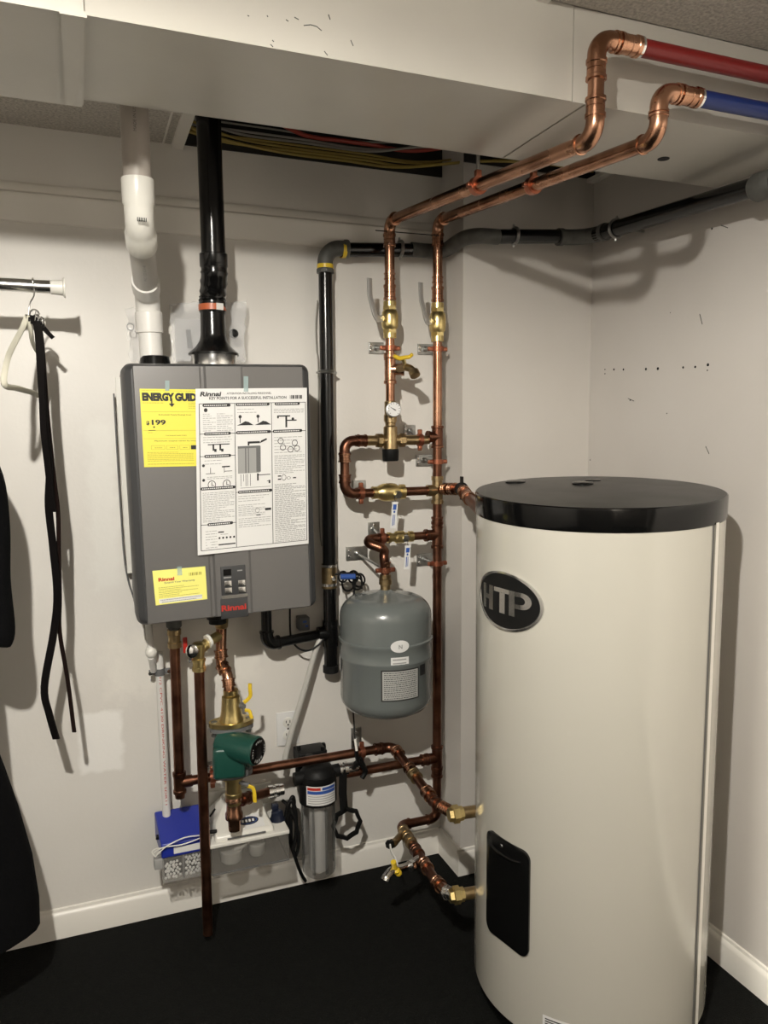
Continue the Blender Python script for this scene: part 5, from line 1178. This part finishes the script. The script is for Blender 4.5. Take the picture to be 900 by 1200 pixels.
er = max_.cross(Vector((0, 0, 1))).normalized(); er = Vector((0, 0, 1)).cross(max_).normalized(); eu = max_.cross(er)
ep = MB()
for (a0, a1, r0_, r1_) in ((60, 120, .024, .030), (230, 310, .022, .030), (-30, 20, .026, .031), (150, 200, .026, .031)):
    m_ = MB(); K = 10
    for k in range(K+1):
        a = radians(a0+(a1-a0)*k/K)
        for rr_ in (r0_, r1_): m_.v.append(fc+max_*.0016+(er*cos(a)+eu*sin(a))*rr_)
    m_.f = [(2*k, 2*k+1, 2*k+3, 2*k+2) for k in range(K) if k % 3 != 1]; ep.add(m_.v, m_.f)
mesh_obj('cap_print', ep, M['grey'], pm)
rot = Matrix((max_, Vector((0, 0, 1)).cross(max_), Vector((0, 0, 1)))).transposed()
bx = W(273, 886, .235)
mesh_obj('terminal_box', MB().box(W(271, 889, .25)+Vector((-.006, 0, 0)), (.085, .070, .088), Matrix.Rotation(-.15, 3, 'Z'), .010), M['green'], pm)
mesh_obj('volute', merge(MB().lathe(Vector((pc.x-.003, -pd+.004, zf2+.012)), (0, 0, 1), [(0, .03), (.01, .052), (.04, .052), (.08, .044), (.10, .026)], 28)), M['green'], pm)
lgx = W(287, 890, .275)
dn = Vector((cos(-.15)*0+.12, -1, 0)).normalized(); dxx = Vector((1, .12, 0)).normalized(); bf = W(284.5, 890.5, .287)
bf = Vector((bf.x, bf.y, bf.z))
mesh_obj('badge', MB().lathe(bf, Vector((-.15, -1, 0)), [(0, .0105), (.002, .0105)], 24), M['ink'], pm)
sx_ = Vector((1, -.15, 0)).normalized(); bo = bf+Vector((-.15, -1, 0)).normalized()*.0025
mesh_obj('badge_mark', merge(*[MB().add([bo+sx_*(x0)+Vector((0, 0, z0)), bo+sx_*(x0+.005)+Vector((0, 0, z0+.004)), bo+sx_*(x0+.005)+Vector((0, 0, z0-.002)), bo+sx_*x0+Vector((0, 0, z0-.006))], [(0, 1, 2, 3)]) for x0, z0 in ((-.006, .002), (-.001, .006), (-.001, -.002))]), M['paper'], pm)
mesh_obj('lower_flange', MB().prism([(.055*cos(a)*(.78+.22*abs(cos(a))), .036*sin(a)) for a in [2*pi*k/32 for k in range(32)]], Vector((pc.x, -pd, zf2)), (1, 0, 0), (0, 1, 0), (0, 0, .014)), M['midgrey'], pm)
lo = thing('lower_valve', PL(925), 'bronze valve and copper tee hanging below the green pump', 'valve')
mesh_obj('body', MB().lathe(PL(908), (0, 0, -1), [(0, .030), (.010, .030), (.012, .022), (.05, .0215), (.052, .0235), (.062, .0235), (.064, .0205), (.085, .0205)], 28), M['brass'], lo)
zt_l = PL(936).z
mesh_obj('tee', merge(MB().lathe(PL(931), (0, 0, -1), [(0, .019), (.008, .0225), (.018, .0235), (.020, .020), (.050, .021), (.055, .0245), (.070, .0245), (.072, .018), (.105, .0165), (.108, .010)], 24)), M['copper'], lo)
mesh_obj('yellow_lever', MB().sweep(spline([W(290, 921, .25), W(296, 923, .255), W(298, 928, .258), W(298.5, 935, .26), W(299, 940, .26)]), 1.0, 12, flat=(.010, .005)), M['yel'], lo)
mesh_obj('stem', merge(MB().cyl(PL(915)+Vector((.01, -.01, 0)), W(292, 920, .25), .006, n=10), MB().lathe(W(288, 908, .26), (0, -.2, 1), [(0, .008), (.02, .008)], 8)), M['midgrey'], lo)
# pipe from the tee to the filter
fl = thing('filter_inlet_pipe', W(300, 930, .16), 'copper pipe from the tee under the pump to the filter head', 'pipe', 'copper pipe runs')
fe = W(333, 921.5, .135)
q_ = Vector((PL(936).x, -pd, W(284, 938, pd).z)); q2_ = W(322, 926, .14)
pipe(fl, q_, q2_, .0135, CO); coupling(fl, q_.lerp(q2_, .28), q2_-q_, .0145, CO, .03)
qd = (q2_-q_).normalized()
mesh_obj('adapter', MB().lathe(q2_-qd*.026, Vector((1, .05, 0)), [(0, .015), (0, .019), (.012, .019), (.014, .016), (.018, .016), (.02, .019), (.03, .019), (.032, .0165), (.045, .0165)], 16), M['steel'], fl)

# ------------------------------------------------------------------ filter
ff = thing('water_filter', W(372, 1024, .12), 'water filter with a clear smoky bowl and a printed label', 'filter')
fcx = W(373, 960, .12).x; zfh = W(373, 914, .12).z; zfb = W(373, 1022, .12).z
mesh_obj('head', merge(MB().lathe((fcx, -.12, zfh-.004), (0, 0, 1), [(0, .054), (.006, .057), (.030, .057), (.036, .050), (.045, .046), (.055, .03)], 36), MB().cyl((fcx-.075, -.125, zfh+.018), (fcx+.072, -.122, zfh+.022), .0195)), M['blackmat'], ff)
mesh_obj('bowl', MB().lathe((fcx, -.12, zfb), (0, 0, 1), [(0, .01), (0, .040), (.010, .050), (.02, .0515), (zfh-zfb-.03, .0525), (zfh-zfb-.028, .056), (zfh-zfb, .056)], 36, cap=False), M['cleardark'], ff)
mesh_obj('cartridge', MB().lathe((fcx, -.12, zfb+.012), (0, 0, 1), [(0, .026), (.01, .029), (zfh-zfb-.04, .029), (zfh-zfb-.03, .02)], 28), M['pvc'], ff)
rb_ = MB()
for k in range(8): a = 2*pi*k/8+.2; rb_.box((fcx+.052*cos(a), -.12+.052*sin(a), (zfb+zfh)/2-.01), (.004, .008, zfh-zfb-.06), Matrix.Rotation(a, 3, 'Z'))
mesh_obj('rib', rb_, M['cleardark'], ff)
mesh_obj('bowl_neck', MB().lathe((fcx, -.12, zfh-.062), (0, 0, 1), [(0, .054), (.0, .0575), (.06, .0575), (.06, .05)], 36), M['blackmat'], ff)
mesh_obj('bracket', merge(MB().box((W(365, 886, .06).x, -.045, W(365, 886, .06).z), (.092, .07, .040), bev=.004), MB().box((W(365, 885, .02).x, -.008, W(365, 888, .01).z), (.10, .014, .085), bev=.004), MB().cyl((fcx-.02, -.10, zfh+.03), (fcx-.02, -.10, zfh+.075), .012)), M['blackmat'], ff)
for px in (350, 378):
    mesh_obj('bolt', MB().cyl(W(px, 879, .075), W(px, 879, .075)+Vector((0, 0, .012)), .006, n=8), M['blackmat'], ff)
fa = on_cyl(fcx, -.12, .0575, 359, 921, 392.5, 938)
mesh_obj('label', cyl_patch(fcx, -.12, .0575, *fa, t=.0012), M['paper'], ff)
mesh_obj('label_red', cyl_patch(fcx, -.12, .0575, *fa, t=.0018, u=(.04, .45), v=(.06, .2)), M['red'], ff)
mesh_obj('label_blue', merge(cyl_patch(fcx, -.12, .0575, *fa, t=.0018, u=(.5, .96), v=(.06, .2)), cyl_patch(fcx, -.12, .0575, *fa, t=.0018, u=(.04, .96), v=(.24, .40))), M['bluetag'], ff)
mesh_obj('label_print', merge(*[cyl_patch(fcx, -.12, .0575, *fa, t=.0018, u=(.06, .94), v=(.5+.12*k, .54+.12*k)) for k in range(4)]), M['grey'], ff)
mesh_obj('outlet_adapter', MB().lathe(Vector((fcx+.068, -.122, zfh+.022)), Vector((1, 0, .02)), [(0, .0165), (0, .02), (.008, .02), (.010, .0165), (.014, .0165), (.016, .02), (.028, .02), (.03, .0165), (.06, .0165)], 16), M['steel'], ff)
# wrench hanging from the pipe
wc = W(407, 966, .14); wx, wz = Vector((1, 0, 0)), Vector((0, 0, 1)); wr_ = thing('filter_wrench', wc, 'black plastic ring wrench hanging beside the filter', 'wrench')
N = 24; ring_o = []; mb = MB()
for k in range(N):
    a = 2*pi*k/N; r_o = .0475+.003*cos(8*a); r_i = .0365+.0025*cos(8*a)
    for (r__, yy) in ((r_o, 0), (r_o, .010), (r_i, .010), (r_i, 0)): mb.v.append(wc+wx*r__*cos(a)+wz*r__*sin(a)*1.08+Vector((0, yy, 0)))
mb.f = [(4*k+j, 4*k+(j+1) % 4, 4*((k+1) % N)+(j+1) % 4, 4*((k+1) % N)+j) for k in range(N) for j in range(4)]
mesh_obj('ring', mb, M['blackmat'], wr_)
mesh_obj('handle', MB().sweep([wc+Vector((-.008, .005, .045)), wc+Vector((-.012, .005, .10)), W(402, 909, .135), W(401, 902, .135)], 1.0, 12, flat=(.024, .010), up=(1, 0, 0)), M['blackmat'], wr_)
# power cord
pcord = lone('power_cord', merge(MB().sweep(spline([W(331, 938, .10), W(338, 945, .12), W(346, 962, .13), W(350, 985, .13), W(347, 1002, .12), W(342, 990, .12), W(341, 960, .12), W(345, 940, .12), W(342, 934, .12), W(338, 950, .125), W(340, 985, .12), W(346, 1005, .12), W(352, 1022, .10), W(358, 1032, .06)]), .0052, 10),
   MB().sweep(spline([W(334, 975, .12), W(336, 950, .125), W(341, 938, .13), W(346, 950, .13), W(347, 975, .13), W(344, 995, .13)]), .0060, 10)), M['blackmat'], 'looped black power cord hanging between the white box and the filter', 'cord')

# ------------------------------------------------------------------ white unit
nb = thing('condensate_pump', W(290, 985, .10), 'white boxy unit with a clear tray mounted low behind the drop pipes', 'box')
x0_, x1_ = W(246, 990, .2).x, W(339, 973, .2).x; ztr = (W(246, 994, .2).z+W(338, 973, .2).z)/2; zbt = W(300, 1013, .2).z
xm = (x0_+x1_)/2
mesh_obj('rim', MB().box((xm, -.11, ztr), (x1_-x0_, .19, .012), bev=.003), M['white'], nb)
# tapered hood
hx0_, hx1_ = W(250, 965, .15).x, W(315, 955, .15).x; th0, th1 = W(258, 938, .07).x, W(303, 932, .07).x; zht = W(280, 931, .06).z
mb = MB()
lay = [(hx0_-.004, hx1_+.008, -.195, -.03, ztr+.004), (hx0_, hx1_+.004, -.188, -.03, ztr+.02), (hx0_+.008, hx1_-.006, -.150, -.028, ztr+(zht-ztr)*.5), (th0+.004, th1+.005, -.100, -.026, zht-.012), (th0+.012, th1-.003, -.085, -.026, zht)]
for (a, b, c, d, z) in lay: mb.v += [Vector((a, c, z)), Vector((b, c, z)), Vector((b, d, z)), Vector((a, d, z))]
mb.f = [(4*j+k, 4*j+(k+1) % 4, 4*(j+1)+(k+1) % 4, 4*(j+1)+k) for j in range(4) for k in range(4)] + [(0, 1, 2, 3), (16, 17, 18, 19)]
hood = mesh_obj('hood', mb, M['white'], nb)
bmn = hood.modifiers.new('bevel', 'BEVEL'); bmn.width = .006; bmn.segments = 3
# label on the sloped front of the hood
fA = Vector((xm-.005, -.150, ztr+(zht-ztr)*.5)); fB = Vector((xm-.005, -.100, zht-.012)); fC = Vector((xm-.005, -.188, ztr+.02)); up_ = (fA-fC).normalized(); nrm = up_.cross(Vector((1, 0, 0))); nrm = -nrm if nrm.y > 0 else nrm
lc = fC.lerp(fA, .72)+nrm*.002+Vector((.008, 0, 0))
def lq(w, h, t, o=(0, 0)): return MB().add([lc+Vector((sx*w/2+o[0], 0, 0))+up_*(sy*h/2+o[1])+nrm*t for sx, sy in ((-1, -1), (1, -1), (1, 1), (-1, 1))], [(0, 1, 2, 3)])
mesh_obj('label', lq(.088, .05, 0), M['paper'], nb)
mesh_obj('label_oval', MB().add([lc+Vector((.030*cos(2*pi*k/28), 0, 0))+up_*(.015*sin(2*pi*k/28)+.003)+nrm*.0006 for k in range(28)], [tuple(range(28))]), M['ink'], nb)
mesh_obj('label_mark', merge(*[lq(.006, .009, .0012, (-.016+.010*k, .003)) for k in range(4)]), M['paper'], nb)
mesh_obj('label_oval_ring', MB().add([lc+Vector((.026*s*cos(2*pi*k/28), 0, 0))+up_*(.0115*s*sin(2*pi*k/28)+.003)+nrm*.0010 for k in range(28) for s in (1, .9)], [(2*k, 2*k+1, (2*k+3) % 56, (2*k+2) % 56) for k in range(28)]), M['bluetag'], nb)
mesh_obj('hood_groove', MB().box((xm-.01, -.2, ztr+.013), (.11, .004, .003)), M['midgrey'], nb)
tk = mesh_obj('clear_tray', merge(MB().box((xm, -.202, (ztr+zbt)/2-.004), (x1_-x0_-.006, .003, ztr-zbt)), MB().box((xm, -.11, zbt-.004), (x1_-x0_-.006, .185, .003)), MB().box((x1_-.005, -.11, (ztr+zbt)/2-.004), (.003, .18, ztr-zbt)), MB().box((x0_+.005, -.11, (ztr+zbt)/2-.004), (.003, .18, ztr-zbt))), M['trayclear'], nb)
mesh_obj('tray_rim', MB().box((xm, -.2035, zbt-.003), (x1_-x0_-.006, .005, .004)), M['midgrey'], nb)
for (px, py, r_) in ((271, 1001, .032), (301, 993, .024)):
    c_ = W(px, py, .165); mesh_obj('float_cup', merge(MB().lathe(c_+Vector((0, 0, -.018)), (0, 0, 1), [(0, r_*.8), (.004, r_*.92), (.03, r_), (.034, r_*1.03), (.036, r_)], 28)), M['white'], nb)
mesh_obj('float_arm', MB().sweep(spline([W(275, 995, .18), W(284, 992, .185), W(292, 984, .185)]), .006, 10), M['white'], nb)
pg = W(325, 955, .12)
mesh_obj('black_plug', merge(MB().lathe(W(325, 962, .13), (0, 0, 1), [(0, .024), (.006, .024), (.014, .019), (.030, .017), (.034, .012)], 20), MB().box(W(322, 945, .12), (.02, .02, .02), bev=.004)), mat('navy_plastic', (.01, .014, .03), .3), nb)
mesh_obj('side_terminal', MB().sweep(spline([W(246, 957, .15), W(250, 951, .15), W(252, 948, .15)]), .003, 8), M['blackmat'], nb)
mesh_obj('outlet_spout', MB().cyl(W(246, 975, .17), W(254, 974, .17), .0055, n=12), M['blackmat'], nb)
mesh_obj('back_plate', MB().box((xm, -.008, (ztr+zht)/2), (x1_-x0_-.02, .014, zht-ztr)), M['white'], nb)

# ------------------------------------------------------------------ neutralizer
ne = thing('neutralizer_box', W(215, 1015, .12), 'blue-topped clear box of white pellets at the lower left', 'box')
nx0, nx1 = W(189, 995, .17).x, x0_-.006; zn1 = W(190, 985, .17).z; znm = W(193, 1006, .17).z; znb = W(197, 1034, .17).z
nxm = (nx0+nx1)/2
mb = MB(); zt__ = zn1+.012
mb.add([Vector(v) for v in ((nx0, -.172, znm), (nx1, -.172, znm), (nx1, -.172, zn1-.012), (nx0, -.172, zn1-.012), (nx0-.006, -.04, znm), (nx1, -.04, znm), (nx1, -.04, zt__+.012), (nx0-.006, -.04, zt__+.012))], [(0, 1, 2, 3), (4, 5, 6, 7), (0, 4, 7, 3), (1, 5, 6, 2), (3, 2, 6, 7), (0, 1, 5, 4)])
bt2 = mesh_obj('blue_top', mb, M['blue'], ne); bm2 = bt2.modifiers.new('bevel', 'BEVEL'); bm2.width = .004; bm2.segments = 2
mesh_obj('white_label', MB().box((nxm+.014, -.1735, (znm+zn1)/2-.008), (.085, .002, .018)), M['paper'], ne)
mesh_obj('clear_box', merge(MB().box((nxm, -.169, (znm+znb)/2), (nx1-nx0-.004, .003, znm-znb)), MB().box((nx0+.003, -.11, (znm+znb)/2), (.003, .12, znm-znb)), MB().box((nxm, -.11, znb), (nx1-nx0-.004, .12, .003))), M['clear'], ne)
mesh_obj('divider', MB().box((nxm-.002, -.12, (znm+znb)/2), (.004, .09, znm-znb)), M['midgrey'], ne)
rp_ = random.Random(4); pl = MB()
gxn = 0.0096; row = 0; zz_ = znb+.007
while zz_ < znm-.008:
    xx_ = nx0+.011+(row % 2)*gxn/2
    while xx_ < nx1-.008:
        if abs(xx_-nxm+.002) > .008 and zz_ < (znm-.008 if xx_ > nxm else znm-.016): pl.ball((xx_+rp_.uniform(-.0018, .0018), -.160+rp_.uniform(0, .006), zz_+rp_.uniform(-.0015, .0015)), rp_.uniform(.0038, .0048), 8)
        xx_ += gxn
    zz_ += gxn*.87; row += 1
po = mesh_obj('pellets', pl, M['bead'], ne, fix=False); po['kind'] = 'stuff'
mesh_obj('pellet_gap_shade', MB().box((nxm, -.12, (znm+znb)/2-.006), (nx1-nx0-.016, .05, znm-znb-.024)), M['blackmat'], ne)  # black block behind the pellets; shade of their gaps put into its colour
mesh_obj('white_wire', merge(MB().sweep(spline([W(182, 1004, .18), W(195, 992, .185), W(215, 982, .185), W(234, 979, .18), W(243, 978, .17)]), .0018, 8), MB().sweep(spline([W(180, 1000, .17), W(192, 993, .182), W(212, 990, .185), W(230, 984, .185), W(242, 978, .17)]), .0018, 8), MB().sweep(spline([W(182, 1004, .18), W(178, 999, .17), W(182, 995, .17), W(190, 994, .18)]), .0016, 8)), M['white'], ne)
mesh_obj('grey_inlet', merge(MB().box(W(186, 1010, .15), (.026, .03, .030), bev=.003)), M['grey'], ne)
mesh_obj('side_bolt', MB().cyl(W(183, 981, .12), W(188, 981, .12), .007, n=10), M['blackmat'], ne)
mesh_obj('back_strap', MB().box((nxm, -.02, zn1-.02), (nx1-nx0-.03, .04, .03)), M['blackmat'], ne)

# ------------------------------------------------------------------ outlet, tube, small electrics
oc = W(337, 853, 0); ol = thing('wall_outlet', Vector((oc.x, 0, oc.z)), 'white duplex outlet on the wall behind the grey tube', 'outlet')
ow, oh = W(350, 850).x-W(324, 855).x, W(337, 834).z-W(337, 873).z
mesh_obj('cover_plate', MB().box((oc.x, -.003, oc.z), (ow, .006, oh), bev=.002), M['paper'], ol)
for s in (-1, 1):
    rc_ = mesh_obj('receptacle', MB().lathe((oc.x, -.006, oc.z+s*.0205), (0, -1, 0), [(0, .0165), (.002, .0165), (.0025, .015)], 24), M['white'], ol)
    mesh_obj('slot', MB().box((oc.x-.006, -.0088, oc.z+s*.0205+.003), (.0022, .0012, .008)), M['ink'], rc_); mesh_obj('slot', MB().box((oc.x+.006, -.0088, oc.z+s*.0205+.003), (.0022, .0012, .009)), M['ink'], rc_)
    mesh_obj('ground_hole', MB().cyl((oc.x, -.0083, oc.z+s*.0205-.007), (oc.x, -.0094, oc.z+s*.0205-.007), .0028, n=10), M['ink'], rc_)
mesh_obj('screw', MB().cyl((oc.x, -.006, oc.z), (oc.x, -.0075, oc.z), .003, n=10), M['steel'], ol)
lone('grey_tube', MB().sweep(spline([W(379, 742, .06), W(370, 762, .07), W(360, 797, .07), W(352, 824, .07), W(343, 853, .07), W(336, 880, .07), W(332, 900, .07)]), .0090, 14), M['tube'], 'cloudy flexible tube slanting down across the wall outlet', 'tube')
oc2 = W(353, 728, 0)
o2 = thing('dark_outlet', Vector((oc2.x, 0, oc2.z)), 'dark plug-in box on the wall under the heater', 'outlet')
mesh_obj('box', MB().box((oc2.x, -.02, oc2.z), (.034, .04, .042), bev=.003), M['midgrey'], o2)
mesh_obj('prongs', merge(MB().box((oc2.x+.0, -.041, oc2.z+.008), (.012, .003, .006)), MB().box((oc2.x+.006, -.041, oc2.z-.006), (.008, .003, .006))), M['bluetag'], o2)
lone('cord_loop', MB().sweep(spline([HL(HP(341, 725, .08)[0], -.08, .004), W(340, 738, .08), W(343, 752, .08), (W(352, 761, .08)), W(363, 762, .08), W(374, 755, .08), W(379, 749, .08)]), .0030, 8), M['blackmat'], 'black cord looping under the heater to the drain pipe', 'cord')
lone('thin_side_cable', MB().sweep(spline([HL(-w2-.012, -.03, .60), HL(-w2-.013, -.03, .3), HL(-w2-.010, -.03, .12), HL(-w2+.006, -.035, .03), HL(-w2+.02, -.05, .001)]), .0022, 8), M['midgrey'], 'thin dark cable running down beside the left edge of the heater', 'cable')
lone('thin_grey_cable', MB().sweep(spline([W(372, 352, .02), W(370, 380, .02), W(371, 410, .02), W(373, 438, .02), W(374, 600, .02), W(377, 640, .02)]), .002, 6), M['graycable'], 'thin pale cable running beside the drain pipe on the wall', 'cable')

for o in bpy.data.objects:
    nm_ = o.name.split('.')[0]
    if o.type == 'MESH' and o.parent and any(k in nm_ for k in ('print', 'scratch', 'barcode', 'heading_text', 'badge_mark', 'label_mark', 'screws', 'drawing')): o['kind'] = 'stuff'

# the tank stands on a slightly sloping floor and its lid sits a touch askew
vd = Vector((cx, cy+2.29, 0)).normalized(); axt = Vector((vd.y, -vd.x, 0))
ht.matrix_basis = Matrix.Translation((cx, cy, .004)) @ Matrix.Rotation(radians(0.9), 4, axt)
for o in list(ht.children):
    if o.name.startswith('lid'):
        pv_ = Vector((0, 0, (zl0+zl1)/2))
        o.matrix_basis = Matrix.Translation(pv_+Vector((0, 0, .018))) @ Matrix.Rotation(radians(2.2), 4, axt) @ Matrix.Translation(-pv_)
